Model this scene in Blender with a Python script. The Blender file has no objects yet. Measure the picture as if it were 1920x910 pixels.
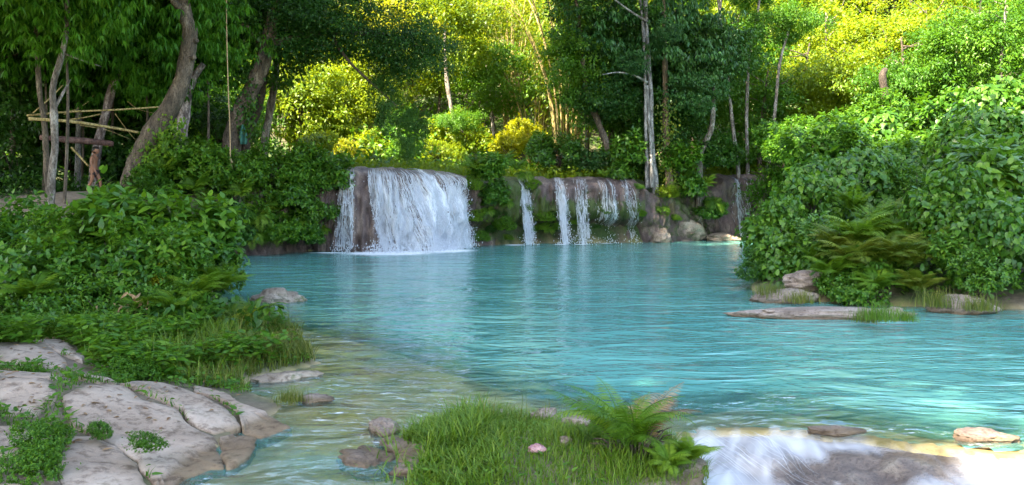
import bpy, math, random
import numpy as np
from mathutils import Vector

random.seed(11)
rng = np.random.default_rng(11)
C = bpy.context.scene.collection
F, H, HY = 1507.0, 1.6, 375.0          # lens (pixels), eye height over the pool (m), horizon row of the photo


def at(px, py, Y):
    return np.array([(px - 960) / F * Y, Y, H - (py - HY) / F * Y])


def gz(px, py, z=0.0):                  # where the ray of a pixel meets the level z
    Y = (H - z) * F / (py - HY)
    return np.array([(px - 960) / F * Y, Y, z])


# ------------------------------------------------------------------ noise
def _hash(ix, iy, iz, seed):
    h = (ix * 374761393 + iy * 668265263 + iz * 2147483647 + seed * 1274126177) & 0xFFFFFFFF
    h = ((h ^ (h >> 13)) * 1274126177) & 0xFFFFFFFF
    h = ((h ^ (h >> 16)) * 2246822519) & 0xFFFFFFFF
    return ((h ^ (h >> 15)) & 0xFFFFFF) / float(0xFFFFFF)


def vnoise(x, y, z=0.0, seed=0):
    x, y, z = np.broadcast_arrays(np.asarray(x, float), np.asarray(y, float), np.asarray(z, float))
    ix, iy, iz = np.floor(x).astype(np.int64), np.floor(y).astype(np.int64), np.floor(z).astype(np.int64)
    fx, fy, fz = x - ix, y - iy, z - iz
    fx, fy, fz = fx * fx * (3 - 2 * fx), fy * fy * (3 - 2 * fy), fz * fz * (3 - 2 * fz)
    r = 0
    for a in (0, 1):
        for b in (0, 1):
            for c in (0, 1):
                w = (fx if a else 1 - fx) * (fy if b else 1 - fy) * (fz if c else 1 - fz)
                r = r + w * _hash(ix + a, iy + b, iz + c, seed)
    return r * 2 - 1


def fbm(x, y, z=0.0, seed=0, oct=4, gain=0.5):
    r, a, s = 0, 1.0, 1.0
    for k in range(oct):
        r = r + a * vnoise(np.asarray(x) * s, np.asarray(y) * s, np.asarray(z) * s, seed + k * 17)
        a *= gain
        s *= 2.03
    return r


def sstep(a, b, x):
    t = np.clip((np.asarray(x, float) - a) / (b - a), 0, 1)
    return t * t * (3 - 2 * t)


def lerp(a, b, t):
    return a + (b - a) * t


def unit(v):
    v = np.asarray(v, float)
    n = np.linalg.norm(v, axis=-1, keepdims=True)
    return v / np.maximum(n, 1e-9)


def smooth(pts, n):                      # Catmull-Rom through points, n samples
    P = np.asarray(pts, float)
    Q = np.vstack([2 * P[0] - P[1], P, 2 * P[-1] - P[-2]])
    t = np.linspace(0, len(P) - 1, n)
    i = np.minimum(t.astype(int), len(P) - 2)
    f = (t - i)[:, None]
    a, b, c, d = Q[i], Q[i + 1], Q[i + 2], Q[i + 3]
    return 0.5 * (2 * b + (c - a) * f + (2 * a - 5 * b + 4 * c - d) * f ** 2 + (3 * b - a - 3 * c + d) * f ** 3)


# ------------------------------------------------------------------ meshes
class MB:
    """collects vertices and faces of ONE mesh"""

    def __init__(s):
        s.V, s.T, s.Q, s.A, s.n = [], [], [], [], 0

    def add(s, V, T=None, Q=None, a=0.5):
        V = np.asarray(V, float).reshape(-1, 3)
        s.V.append(V)
        s.A.append(np.broadcast_to(np.asarray(a, float), (len(V),)))
        if T is not None and len(T):
            s.T.append(np.asarray(T, np.int64) + s.n)
        if Q is not None and len(Q):
            s.Q.append(np.asarray(Q, np.int64) + s.n)
        s.n += len(V)
        return s

    def arrays(s):
        V = np.vstack(s.V)
        T = np.vstack(s.T) if s.T else np.zeros((0, 3), np.int64)
        Q = np.vstack(s.Q) if s.Q else np.zeros((0, 4), np.int64)
        return V, T, Q, np.concatenate(s.A)

    def mesh(s, name, smooth_=False, off=None, extra=None):
        V, T, Q, A = s.arrays()
        if off is not None:
            V = V - np.asarray(off)
        me = bpy.data.meshes.new(name)
        me.vertices.add(len(V))
        me.vertices.foreach_set('co', V.astype(np.float32).ravel())
        me.loops.add(T.size + Q.size)
        me.loops.foreach_set('vertex_index', np.concatenate([T.ravel(), Q.ravel()]).astype(np.int32))
        nt, nq = len(T), len(Q)
        me.polygons.add(nt + nq)
        st = np.concatenate([np.arange(nt) * 3, nt * 3 + np.arange(nq) * 4]).astype(np.int32)
        me.polygons.foreach_set('loop_start', st)
        me.polygons.foreach_set('loop_total', np.concatenate([np.full(nt, 3), np.full(nq, 4)]).astype(np.int32))
        if smooth_:
            me.polygons.foreach_set('use_smooth', np.ones(nt + nq, bool))
        at_ = me.attributes.new('rnd', 'FLOAT', 'POINT')
        at_.data.foreach_set('value', A.astype(np.float32))
        for k, v in (extra or {}).items():
            b = me.attributes.new(k, 'FLOAT', 'POINT')
            b.data.foreach_set('value', np.asarray(v, np.float32))
        me.update(calc_edges=True)
        me.validate()
        return me


def obj(name, me, mat, parent=None, loc=(0, 0, 0), rot=(0, 0, 0), scale=(1, 1, 1)):
    """links a mesh as one object; the material sits on the object so that copies may share the mesh"""
    o = bpy.data.objects.new(name, me)
    C.objects.link(o)
    if not me.materials:
        me.materials.append(None)
    o.material_slots[0].link = 'OBJECT'
    o.material_slots[0].material = mat
    o.location, o.rotation_euler = loc, rot
    o.scale = (scale,) * 3 if isinstance(scale, (int, float)) else scale
    if parent:
        o.parent = parent
    return o


def tag(o, label, cat, group=None, kind=None):
    o['label'], o['category'] = label, cat
    if group:
        o['group'] = group
    if kind:
        o['kind'] = kind
    return o


def kind(o, k):
    o['kind'] = k
    return o


def thing(name, label, cat, loc, rz=0.0, group=None, scale=1.0):
    o = bpy.data.objects.new(name, None)
    C.objects.link(o)
    o.empty_display_size = 0.2
    o.location, o.rotation_euler = loc, (0, 0, rz)
    o.scale = (scale,) * 3 if isinstance(scale, (int, float)) else scale
    return tag(o, label, cat, group)


def copy_thing(src, loc, rz, scale, label, group=None):
    r = src.copy()
    C.objects.link(r)
    r.location, r.rotation_euler = loc, (0, 0, rz)
    r.scale = (scale,) * 3 if isinstance(scale, (int, float)) else scale
    r['label'] = label
    if group:
        r['group'] = group
    for ch in src.children:
        c = ch.copy()
        C.objects.link(c)
        c.parent = r
    return r


def tube(mb, pts, rad, sides=8, n=None, bump=0.0, seed=0, a=0.5, cap=True):
    P = smooth(pts, n or max(4, len(pts) * 4)) if len(pts) > 1 else np.asarray(pts, float)
    m = len(P)
    R = np.interp(np.linspace(0, 1, m), np.linspace(0, 1, len(rad)), rad)
    T = unit(np.gradient(P, axis=0))
    up = np.array([0.0, 0.0, 1.0]) if abs(T[0][2]) < 0.9 else np.array([0.0, 1.0, 0.0])
    X = np.zeros_like(P)
    x = unit(np.cross(up, T[0]))
    for i in range(m):
        x = unit(x - T[i] * np.dot(x, T[i]))
        X[i] = x
    Yv = np.cross(T, X)
    th = np.arange(sides) * 2 * math.pi / sides
    dirs = X[:, None, :] * np.cos(th)[None, :, None] + Yv[:, None, :] * np.sin(th)[None, :, None]
    rr = R[:, None] * np.ones((1, sides))
    if bump:
        q = P[:, None, :] + dirs * R[:, None, None]
        rr = rr * (1 + bump * fbm(q[..., 0] * 5 + seed, q[..., 1] * 5, q[..., 2] * 2.2, seed, 3))
    V = (P[:, None, :] + dirs * rr[..., None]).reshape(-1, 3)
    i, j = np.meshgrid(np.arange(m - 1), np.arange(sides), indexing='ij')
    k = (j + 1) % sides
    Q = np.stack([i * sides + j, i * sides + k, (i + 1) * sides + k, (i + 1) * sides + j], -1).reshape(-1, 4)
    Tt = None
    if cap:
        V = np.vstack([V, P[0], P[-1]])
        j = np.arange(sides)
        k = (j + 1) % sides
        Tt = np.vstack([np.stack([k, j, np.full(sides, m * sides)], -1),
                        np.stack([(m - 1) * sides + j, (m - 1) * sides + k, np.full(sides, m * sides + 1)], -1)])
    mb.add(V, Tt, Q, a)
    return P


# leaf outlines: (t, half width, raise) of the right edge between base and tip
LANCE = [(0.25, 0.85), (0.55, 0.9)]
OVATE = [(0.12, 0.7), (0.38, 1.0), (0.72, 0.6)]
HEART = [(-0.06, 0.6), (0.12, 1.0), (0.45, 0.85), (0.8, 0.3)]


def leaves(mb, P, D, N, L, W, shape=None, fold=0.18, droop=0.15, a=None):
    """n leaves: base point P, direction D, upper face N, length L, half width W"""
    P, D, N = np.asarray(P, float), unit(D), np.asarray(N, float)
    n = len(P)
    if n == 0:
        return
    L = np.broadcast_to(np.asarray(L, float), (n,))[:, None]
    W = np.broadcast_to(np.asarray(W, float), (n,))[:, None]
    S = unit(np.cross(D, N))
    N = np.cross(S, D)
    a = rng.random(n) if a is None else np.broadcast_to(a, (n,))

    def pt(t, s):
        return P + D * (L * t) + S * (W * s) + N * (W * fold * abs(s) - L * droop * t * t)
    if shape is None:
        V = np.stack([pt(0, 0), pt(0.42, 1), pt(1, 0), pt(0.42, -1)], 1)
        b = np.arange(n)[:, None] * 4
        T = np.vstack([b + np.array([0, 1, 2]), b + np.array([0, 2, 3])])
        mb.add(V.reshape(-1, 3), T, None, np.repeat(a, 4))
        return
    k = len(shape)
    vs = [pt(0, 0), pt(1, 0)]
    for t, w in shape:
        vs += [pt(t, w), pt(max(t, 0.02), 0), pt(t, -w)]
    m = len(vs)
    V = np.stack(vs, 1)
    b = np.arange(n)[:, None] * m
    T, Q = [], []
    T += [b + np.array([0, 2, 3]), b + np.array([0, 3, 4])]
    for i in range(k - 1):
        u, w = 2 + 3 * i, 5 + 3 * i
        Q += [b + np.array([u, w, w + 1, u + 1]), b + np.array([u + 1, w + 1, w + 2, u + 2])]
    u = 2 + 3 * (k - 1)
    T += [b + np.array([u, 1, u + 1]), b + np.array([u + 1, 1, u + 2])]
    mb.add(V.reshape(-1, 3), np.vstack(T), np.vstack(Q) if Q else None, np.repeat(a, m))


def rdir(n):
    return unit(rng.normal(size=(n, 3)))


# ------------------------------------------------------------------ materials
def newmat(name):
    m = bpy.data.materials.new(name)
    m.use_nodes = True
    nt = m.node_tree
    nt.nodes.clear()
    out = nt.nodes.new('ShaderNodeOutputMaterial')

    def nd(t, **k):
        x = nt.nodes.new(t)
        for q, v in k.items():
            if q.startswith('i_'):
                x.inputs[q[2:].replace('_', ' ')].default_value = v
            elif q.startswith('n_'):
                x.inputs[int(q[2:])].default_value = v
            else:
                setattr(x, q, v)
        return x
    return m, nt, nd, nt.links.new, out


def ramp(nd, stops):
    r = nd('ShaderNodeValToRGB')
    e = r.color_ramp.elements
    while len(e) < len(stops):
        e.new(0.5)
    for x, (p, c) in zip(e, stops):
        x.position = p
        x.color = (*c, 1) if len(c) == 3 else c
    return r


def math_(nd, ln, op, a, b=None):
    x = nd('ShaderNodeMath', operation=op)
    for i, v in enumerate((a, b)):
        if v is None:
            continue
        if isinstance(v, (int, float)):
            x.inputs[i].default_value = v
        else:
            ln(v, x.inputs[i])
    return x.outputs[0]


def leafmat(name, c0, c1, c2, tr, rough=0.42, transl=0.42, spec=0.4):
    m, nt, nd, ln, out = newmat(name)
    a = nd('ShaderNodeAttribute', attribute_name='rnd')
    oi = nd('ShaderNodeObjectInfo')
    mx = nd('ShaderNodeMath', operation='MULTIPLY_ADD')
    ln(oi.outputs['Random'], mx.inputs[0])
    mx.inputs[1].default_value = 0.3
    s = math_(nd, ln, 'MULTIPLY', a.outputs['Fac'], 0.72)
    ln(s, mx.inputs[2])
    r = ramp(nd, [(0.08, c0), (0.5, c1), (0.93, c2)])
    ln(mx.outputs[0], r.inputs[0])
    p = nd('ShaderNodeBsdfPrincipled')
    ln(r.outputs[0], p.inputs['Base Color'])
    p.inputs['Roughness'].default_value = rough
    p.inputs['Specular IOR Level'].default_value = spec
    t = nd('ShaderNodeBsdfTranslucent')
    mt = nd('ShaderNodeMix', data_type='RGBA', blend_type='MULTIPLY')
    mt.inputs[0].default_value = 1.0
    hv = nd('ShaderNodeMix', data_type='RGBA')
    hv.inputs[0].default_value = 0.5
    ln(r.outputs[0], hv.inputs[6])
    hv.inputs[7].default_value = (*tr, 1)
    ln(hv.outputs[2], t.inputs['Color'])
    x = nd('ShaderNodeMixShader', n_0=transl)
    ln(p.outputs[0], x.inputs[1])
    ln(t.outputs[0], x.inputs[2])
    ln(x.outputs[0], out.inputs[0])
    nt.nodes.remove(mt)
    return m


def barkmat(name, c0, c1, c2, scale=6.0, patch=0.55, rough=0.85):
    m, nt, nd, ln, out = newmat(name)
    tc = nd('ShaderNodeTexCoord')
    mp = nd('ShaderNodeMapping')
    mp.inputs['Scale'].default_value = (1, 1, 0.35)
    ln(tc.outputs['Object'], mp.inputs[0])
    n1 = nd('ShaderNodeTexNoise', i_Scale=scale, i_Detail=6.0, i_Roughness=0.65)
    ln(mp.outputs[0], n1.inputs['Vector'])
    r = ramp(nd, [(0.36, c0), (patch, c1), (patch + 0.1, c2)])
    ln(n1.outputs[0], r.inputs[0])
    n2 = nd('ShaderNodeTexNoise', i_Scale=scale * 7, i_Detail=4.0)
    ln(mp.outputs[0], n2.inputs['Vector'])
    b = nd('ShaderNodeBump', i_Strength=0.9, i_Distance=0.05)
    ln(n2.outputs[0], b.inputs['Height'])
    p = nd('ShaderNodeBsdfPrincipled', i_Roughness=rough)
    mk = nd('ShaderNodeMix', data_type='RGBA', blend_type='MULTIPLY')
    mk.inputs[0].default_value = 0.8
    rk = ramp(nd, [(0.36, (0.3, 0.28, 0.25)), (0.55, (1, 1, 1))])
    ln(n2.outputs[0], rk.inputs[0])
    ln(r.outputs[0], mk.inputs[6])
    ln(rk.outputs[0], mk.inputs[7])
    r = mk
    ln(mk.outputs[2], p.inputs['Base Color'])
    ln(b.outputs[0], p.inputs['Normal'])
    ln(p.outputs[0], out.inputs[0])
    return m


def rockmat(name, cols, moss=(0.05, 0.085, 0.012), moss_on=0.0, up=0.0, rough=0.75, scale=3.0, attr=False, spec=0.35, bump=0.5, drip=1.0, wet=0.0):
    """stone: three tones of noise, pits, moss in noisy patches (attr: where the 'rnd' attribute says it grows)"""
    m, nt, nd, ln, out = newmat(name)
    tc = nd('ShaderNodeTexCoord')
    n1 = nd('ShaderNodeTexNoise', i_Scale=scale, i_Detail=8.0, i_Roughness=0.62)
    mp = nd('ShaderNodeMapping')
    mp.inputs['Scale'].default_value = (1, 1, drip)
    ln(tc.outputs['Object'], mp.inputs[0])
    ln(mp.outputs[0], n1.inputs['Vector'])
    r = ramp(nd, [(0.3, cols[0]), (0.5, cols[1]), (0.68, cols[2])])
    ln(n1.outputs[0], r.inputs[0])
    n2 = nd('ShaderNodeTexNoise', i_Scale=scale * 9, i_Detail=6.0, i_Roughness=0.7)
    ln(tc.outputs['Object'], n2.inputs['Vector'])
    dk = nd('ShaderNodeMix', data_type='RGBA', blend_type='MULTIPLY')
    dk.inputs[0].default_value = 0.75
    ln(r.outputs[0], dk.inputs[6])
    r2 = ramp(nd, [(0.36, (0.33, 0.28, 0.25)), (0.5, (1, 1, 1))])
    ln(n2.outputs[0], r2.inputs[0])
    ln(r2.outputs[0], dk.inputs[7])
    col = dk.outputs[2]
    if moss_on or attr:
        n3 = nd('ShaderNodeTexNoise', i_Scale=scale * 1.7, i_Detail=7.0, i_Roughness=0.7)
        ln(tc.outputs['Object'], n3.inputs['Vector'])
        f = n3.outputs[0]
        if attr:
            a = nd('ShaderNodeAttribute', attribute_name='rnd')
            f = math_(nd, ln, 'ADD', math_(nd, ln, 'SUBTRACT', f, 0.5), a.outputs['Fac'])
            lo, hi = 0.46, 0.58
        else:
            if up:
                g = nd('ShaderNodeNewGeometry')
                sx = nd('ShaderNodeSeparateXYZ')
                ln(g.outputs['Normal'], sx.inputs[0])
                f = math_(nd, ln, 'ADD', f, math_(nd, ln, 'MULTIPLY', sx.outputs[2], up))
            lo, hi = 1 - moss_on, 1 - moss_on + 0.1
        mr = nd('ShaderNodeMapRange', n_1=lo, n_2=hi)
        ln(f, mr.inputs[0])
        mc = ramp(nd, [(0.3, tuple(x * 0.5 for x in moss)), (0.55, moss), (0.75, tuple(min(1, x * 1.7) for x in moss))])
        ln(n2.outputs[0], mc.inputs[0])
        mm = nd('ShaderNodeMix', data_type='RGBA')
        ln(mr.outputs[0], mm.inputs[0])
        ln(col, mm.inputs[6])
        ln(mc.outputs[0], mm.inputs[7])
        col = mm.outputs[2]
    b = nd('ShaderNodeBump', i_Strength=bump, i_Distance=0.045)
    ln(math_(nd, ln, 'ADD', n2.outputs[0], math_(nd, ln, 'MULTIPLY', n1.outputs[0], 1.6)), b.inputs['Height'])
    p = nd('ShaderNodeBsdfPrincipled', i_Roughness=rough)
    if wet:                                                # soaked, stained band just above the water level (z = 0)
        g = nd('ShaderNodeNewGeometry')
        sx = nd('ShaderNodeSeparateXYZ')
        ln(g.outputs['Position'], sx.inputs[0])
        zz = math_(nd, ln, 'ADD', sx.outputs[2], math_(nd, ln, 'MULTIPLY', math_(nd, ln, 'SUBTRACT', n1.outputs[0], 0.5), -0.12))
        wr = nd('ShaderNodeMapRange', n_1=wet, n_2=wet * 0.3)
        ln(zz, wr.inputs[0])
        wm = nd('ShaderNodeMix', data_type='RGBA', blend_type='MULTIPLY')
        ln(wr.outputs[0], wm.inputs[0])
        ln(col, wm.inputs[6])
        wm.inputs[7].default_value = (0.5, 0.44, 0.34, 1)
        col = wm.outputs[2]
    p.inputs['Specular IOR Level'].default_value = spec
    ln(col, p.inputs['Base Color'])
    ln(b.outputs[0], p.inputs['Normal'])
    ln(p.outputs[0], out.inputs[0])
    return m


def plain(name, col, rough=0.7, spec=0.3):
    m, nt, nd, ln, out = newmat(name)
    tc = nd('ShaderNodeTexCoord')
    n1 = nd('ShaderNodeTexNoise', i_Scale=9.0, i_Detail=5.0)
    ln(tc.outputs['Object'], n1.inputs['Vector'])
    r = ramp(nd, [(0.3, tuple(c * 0.7 for c in col)), (0.7, tuple(min(1, c * 1.2) for c in col))])
    ln(n1.outputs[0], r.inputs[0])
    p = nd('ShaderNodeBsdfPrincipled', i_Roughness=rough)
    p.inputs['Specular IOR Level'].default_value = spec
    ln(r.outputs[0], p.inputs['Base Color'])
    ln(p.outputs[0], out.inputs[0])
    return m


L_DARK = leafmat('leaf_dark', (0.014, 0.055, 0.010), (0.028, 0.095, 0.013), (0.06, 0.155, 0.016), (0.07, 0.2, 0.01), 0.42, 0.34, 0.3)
L_BLUE = leafmat('leaf_glossy', (0.016, 0.065, 0.018), (0.034, 0.115, 0.024), (0.075, 0.175, 0.04), (0.06, 0.2, 0.03), 0.35, 0.3, 0.42)
L_MID = leafmat('leaf_mid', (0.025, 0.095, 0.010), (0.055, 0.165, 0.013), (0.12, 0.24, 0.018), (0.15, 0.33, 0.01), 0.45, 0.42, 0.32)
L_MANGO = leafmat('leaf_long', (0.025, 0.10, 0.010), (0.05, 0.18, 0.014), (0.10, 0.26, 0.02), (0.12, 0.34, 0.01), 0.42, 0.42, 0.32)
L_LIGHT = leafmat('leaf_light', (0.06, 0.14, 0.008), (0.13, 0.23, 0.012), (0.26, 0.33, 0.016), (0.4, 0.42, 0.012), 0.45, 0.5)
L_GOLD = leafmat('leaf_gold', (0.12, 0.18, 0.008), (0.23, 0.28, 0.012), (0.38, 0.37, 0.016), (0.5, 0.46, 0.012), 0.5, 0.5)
L_VINE = leafmat('leaf_vine', (0.018, 0.08, 0.011), (0.046, 0.145, 0.015), (0.11, 0.235, 0.02), (0.13, 0.31, 0.015), 0.38, 0.35, 0.4)
L_FERN = leafmat('leaf_fern', (0.04, 0.12, 0.010), (0.085, 0.20, 0.014), (0.17, 0.28, 0.02), (0.22, 0.38, 0.012), 0.5, 0.42, 0.3)
L_FERNB = leafmat('leaf_fern_olive', (0.05, 0.11, 0.012), (0.10, 0.18, 0.016), (0.2, 0.235, 0.025), (0.2, 0.24, 0.015), 0.5, 0.4)
L_GRASS = leafmat('leaf_grass', (0.045, 0.12, 0.01), (0.095, 0.20, 0.014), (0.18, 0.26, 0.025), (0.2, 0.3, 0.015), 0.5, 0.4)
L_DRYGRASS = leafmat('leaf_grass_olive', (0.065, 0.11, 0.014), (0.13, 0.165, 0.022), (0.26, 0.22, 0.05), (0.2, 0.22, 0.03), 0.55, 0.38)
L_DEAD = leafmat('leaf_dead', (0.14, 0.07, 0.03), (0.26, 0.15, 0.07), (0.4, 0.27, 0.15), (0.25, 0.13, 0.05), 0.7, 0.2)
L_YELL = leafmat('leaf_yellow', (0.16, 0.22, 0.012), (0.3, 0.34, 0.018), (0.42, 0.38, 0.025), (0.45, 0.42, 0.02), 0.45, 0.45)

B_BROWN = barkmat('bark_brown', (0.06, 0.045, 0.032), (0.14, 0.105, 0.075), (0.25, 0.2, 0.15))
B_PALE = barkmat('bark_pale', (0.08, 0.065, 0.05), (0.2, 0.165, 0.14), (0.4, 0.36, 0.32), 7.0, 0.5)
B_MOTT = barkmat('bark_mottled', (0.07, 0.05, 0.045), (0.2, 0.15, 0.14), (0.5, 0.42, 0.4), 9.0, 0.5)
B_DARK = barkmat('bark_dark', (0.03, 0.022, 0.016), (0.07, 0.05, 0.035), (0.13, 0.1, 0.075))
B_GREY = barkmat('bark_grey', (0.07, 0.065, 0.06), (0.2, 0.19, 0.18), (0.38, 0.37, 0.35), 7.0, 0.5)
B_BAMBOO = barkmat('bamboo_skin', (0.3, 0.22, 0.08), (0.42, 0.33, 0.14), (0.52, 0.42, 0.2), 4.0)
B_STEM = barkmat('stem_green', (0.05, 0.06, 0.02), (0.09, 0.1, 0.035), (0.14, 0.12, 0.05))
# ------------------------------------------------------------------ the lie of the land
CLIFF = np.array([(-8.9, 20.6), (-8.5, 22.0), (-7.4, 23.6), (-6.3, 25.2), (-5.2, 25.55), (-3.6, 25.9), (-2.4, 26.9), (-1.5, 28.0),
                  (0.1, 29.2), (1.6, 29.75), (3.4, 30.0), (4.8, 30.2), (5.9, 30.7), (7.0, 32.0), (8.2, 33.0), (10.6, 33.4), (13.5, 32.0)])
POOL = np.vstack([CLIFF, [(12.5, 27.5), (10.5, 23.5), (8.4, 20.0), (6.2, 17.6), (4.9, 15.9), (4.3, 14.5), (4.15, 13.3), (4.9, 12.55), (5.9, 12.1),
                          (7.2, 11.8), (9.2, 11.0), (10.0, 8.5), (8.0, 6.2), (5.4, 4.9), (4.0, 4.6), (2.0, 4.4), (1.0, 3.2), (-1.0, 3.0), (-1.9, 3.9),
                          (-1.98, 4.75), (-1.86, 5.5), (-1.75, 6.2), (-2.25, 6.75), (-2.35, 7.1), (-1.9, 7.85), (-2.3, 9.0), (-3.0, 10.2),
                          (-3.8, 11.3), (-4.7, 13.0), (-5.9, 15.5), (-7.4, 18.4)]])


def poly_sd(x, y, P):
    """signed distance to a closed polygon, negative inside"""
    x, y = np.asarray(x, float), np.asarray(y, float)
    d = np.full(x.shape, 1e9)
    ins = np.zeros(x.shape, bool)
    for (ax, ay), (bx, by) in zip(P, np.roll(P, -1, axis=0)):
        ex, ey = bx - ax, by - ay
        t = np.clip(((x - ax) * ex + (y - ay) * ey) / (ex * ex + ey * ey), 0, 1)
        d = np.minimum(d, (x - ax - t * ex) ** 2 + (y - ay - t * ey) ** 2)
        c = ((ay > y) != (by > y)) & (x < ex * (y - ay) / (by - ay + 1e-12) + ax)
        ins ^= c
    return np.where(ins, -1, 1) * np.sqrt(d)


def lip(x):                                                # where the pool spills over in the near right corner
    return np.interp(x, [0.6, 1.0, 1.5, 2.05, 2.5, 3.0, 3.5, 4.6, 6.0], [5.2, 5.42, 5.68, 5.66, 5.42, 5.12, 4.98, 4.9, 4.8]) + 0.09 * fbm(np.asarray(x) * 1.9, 7.0, 0, 63, 3)


def terrace(x):                                            # height of the bank top along the far shore
    return np.interp(x, [-9.5, -8.0, -6.6, -5.8, -2.0, 0, 5.0, 6.0, 7.6, 9.0], [1.65, 1.8, 2.2, 2.45, 2.42, 2.35, 2.35, 1.9, 2.2, 2.6])


def land(x, y):
    x, y = np.asarray(x, float), np.asarray(y, float)
    sd = poly_sd(x, y, POOL)
    # under water
    dep = np.clip(-sd * 0.85, 0, 1.6) + 0.05
    shelf = sstep(-3.8, 0.9, -((x + 1.9) * 2.4 + (y - 7.5 - 0.35 * vnoise(x * 1.1, y * 1.1, 0, 72)) * 2.5) / 3.466)      # shallow rock shelf near left
    shelf = shelf * sstep(1.5, 0.3, x)
    dep = dep * (1 - shelf) ** 2.8 + np.clip(0.045 + 0.04 * fbm(x * 1.6, y * 1.6, 0, 5, 3), 0.012, 1) * shelf
    nl = sstep(0.0, 2.6, y - lip(x)) ** 1.6                                              # shallow towards the lip
    dep = lerp(dep, lerp(0.05 + 0.03 * vnoise(x * 3, y * 3), dep, nl), sstep(0.2, 1.0, x))
    for cx, cy, rx, ry, h in ((1.95, 6.45, 0.75, 0.34, 1.0), (3.0, 11.75, 0.9, 0.35, 1.0), (3.6, 13.0, 0.7, 0.5, 0.9), (-3.9, 12.9, 0.9, 0.6, 0.9), (1.2, 7.4, 0.5, 0.2, 0.6)):
        g = np.exp(-(((x - cx) / rx) ** 2 + ((y - cy) / ry) ** 2)) * h
        dep = dep * (1 - g) + 0.1 * g
    z_in = -dep
    fall = np.where((x > 0.75) & (y < lip(x)), 1.0, 0.0)
    z_in = np.where(fall > 0, -0.16 - 0.45 * np.clip(lip(x) - y, 0, 3), z_in)
    # banks
    far = sstep(17.5, 21.5, y) * sstep(11, 20.5, y + np.clip(x, 0, 4) * 0.0)
    right = sstep(0.5, 4.0, x) * (1 - sstep(21, 25, y))
    s = np.maximum(sd, 0)
    z_far = terrace(x) * sstep(0.05, 0.75, s) + 0.03 * s
    z_near = 0.02 + 0.13 * np.minimum(s, 1.2) + 0.07 * np.clip(s - 1.2, 0, 7)
    z_right = 0.06 + 0.28 * np.minimum(s, 3) + 0.3 * np.clip(s - 2.5, 0, 60)
    z_out = lerp(z_near, z_far, far)
    z_out = lerp(z_out, z_right, right * (y > 6))
    hill = 0.55 * np.clip(y - 39 - 3 * vnoise(x * 0.06, 3.3), 0, 60) + 0.38 * np.clip(-x - 15, 0, 60) * sstep(8, 22, y) + 0.42 * np.clip(x - 11, 0, 60) * sstep(10, 30, y)
    hill = 46 * (1 - np.exp(-hill / 46))
    z_out = z_out + hill + 0.12 * fbm(x * 0.7, y * 0.7, 0, 9, 4) * sstep(0.3, 2.0, s)
    back = sstep(4.0, 0.5, y)                                                     # low stony ground downstream
    z_out = lerp(z_out, -0.35 + 0.1 * fbm(x * 0.5, y * 0.5, 0, 4) + 0.25 * np.clip(np.abs(x) - 6, 0, 8), back)
    return np.where(sd < 0, z_in, np.maximum(z_out, 0.015 - 2 * back))


def zl(x, y):
    return float(land(np.array([x]), np.array([y]))[0])


def axis(segs):
    r = []
    for a, b, st in segs:
        r += list(np.arange(a, b, st))
    return np.array(r + [segs[-1][1]])


def sheet(gx, gy, zf):
    X, Y = np.meshgrid(gx, gy, indexing='ij')
    Z = zf(X, Y)
    nx, ny = X.shape
    i, j = np.meshgrid(np.arange(nx - 1), np.arange(ny - 1), indexing='ij')
    Q = np.stack([i * ny + j, (i + 1) * ny + j, (i + 1) * ny + j + 1, i * ny + j + 1], -1).reshape(-1, 4)
    return X, Y, Z, Q


gx = axis([(-400, -120, 40), (-120, -40, 5), (-40, -16, 1.2), (-16, -6, 0.22), (-6, 5, 0.085), (5, 14, 0.22), (14, 40, 1.2), (40, 120, 5), (120, 400, 40)])
gy = axis([(-200, -40, 20), (-40, -4, 2.5), (-4, 3.6, 0.4), (3.6, 9, 0.075), (9, 16, 0.15), (16, 35, 0.24), (35, 60, 0.9), (60, 120, 4), (120, 500, 40)])
X, Y, Z, Q = sheet(gx, gy, land)
G_SD = poly_sd(X, Y, POOL)


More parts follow.
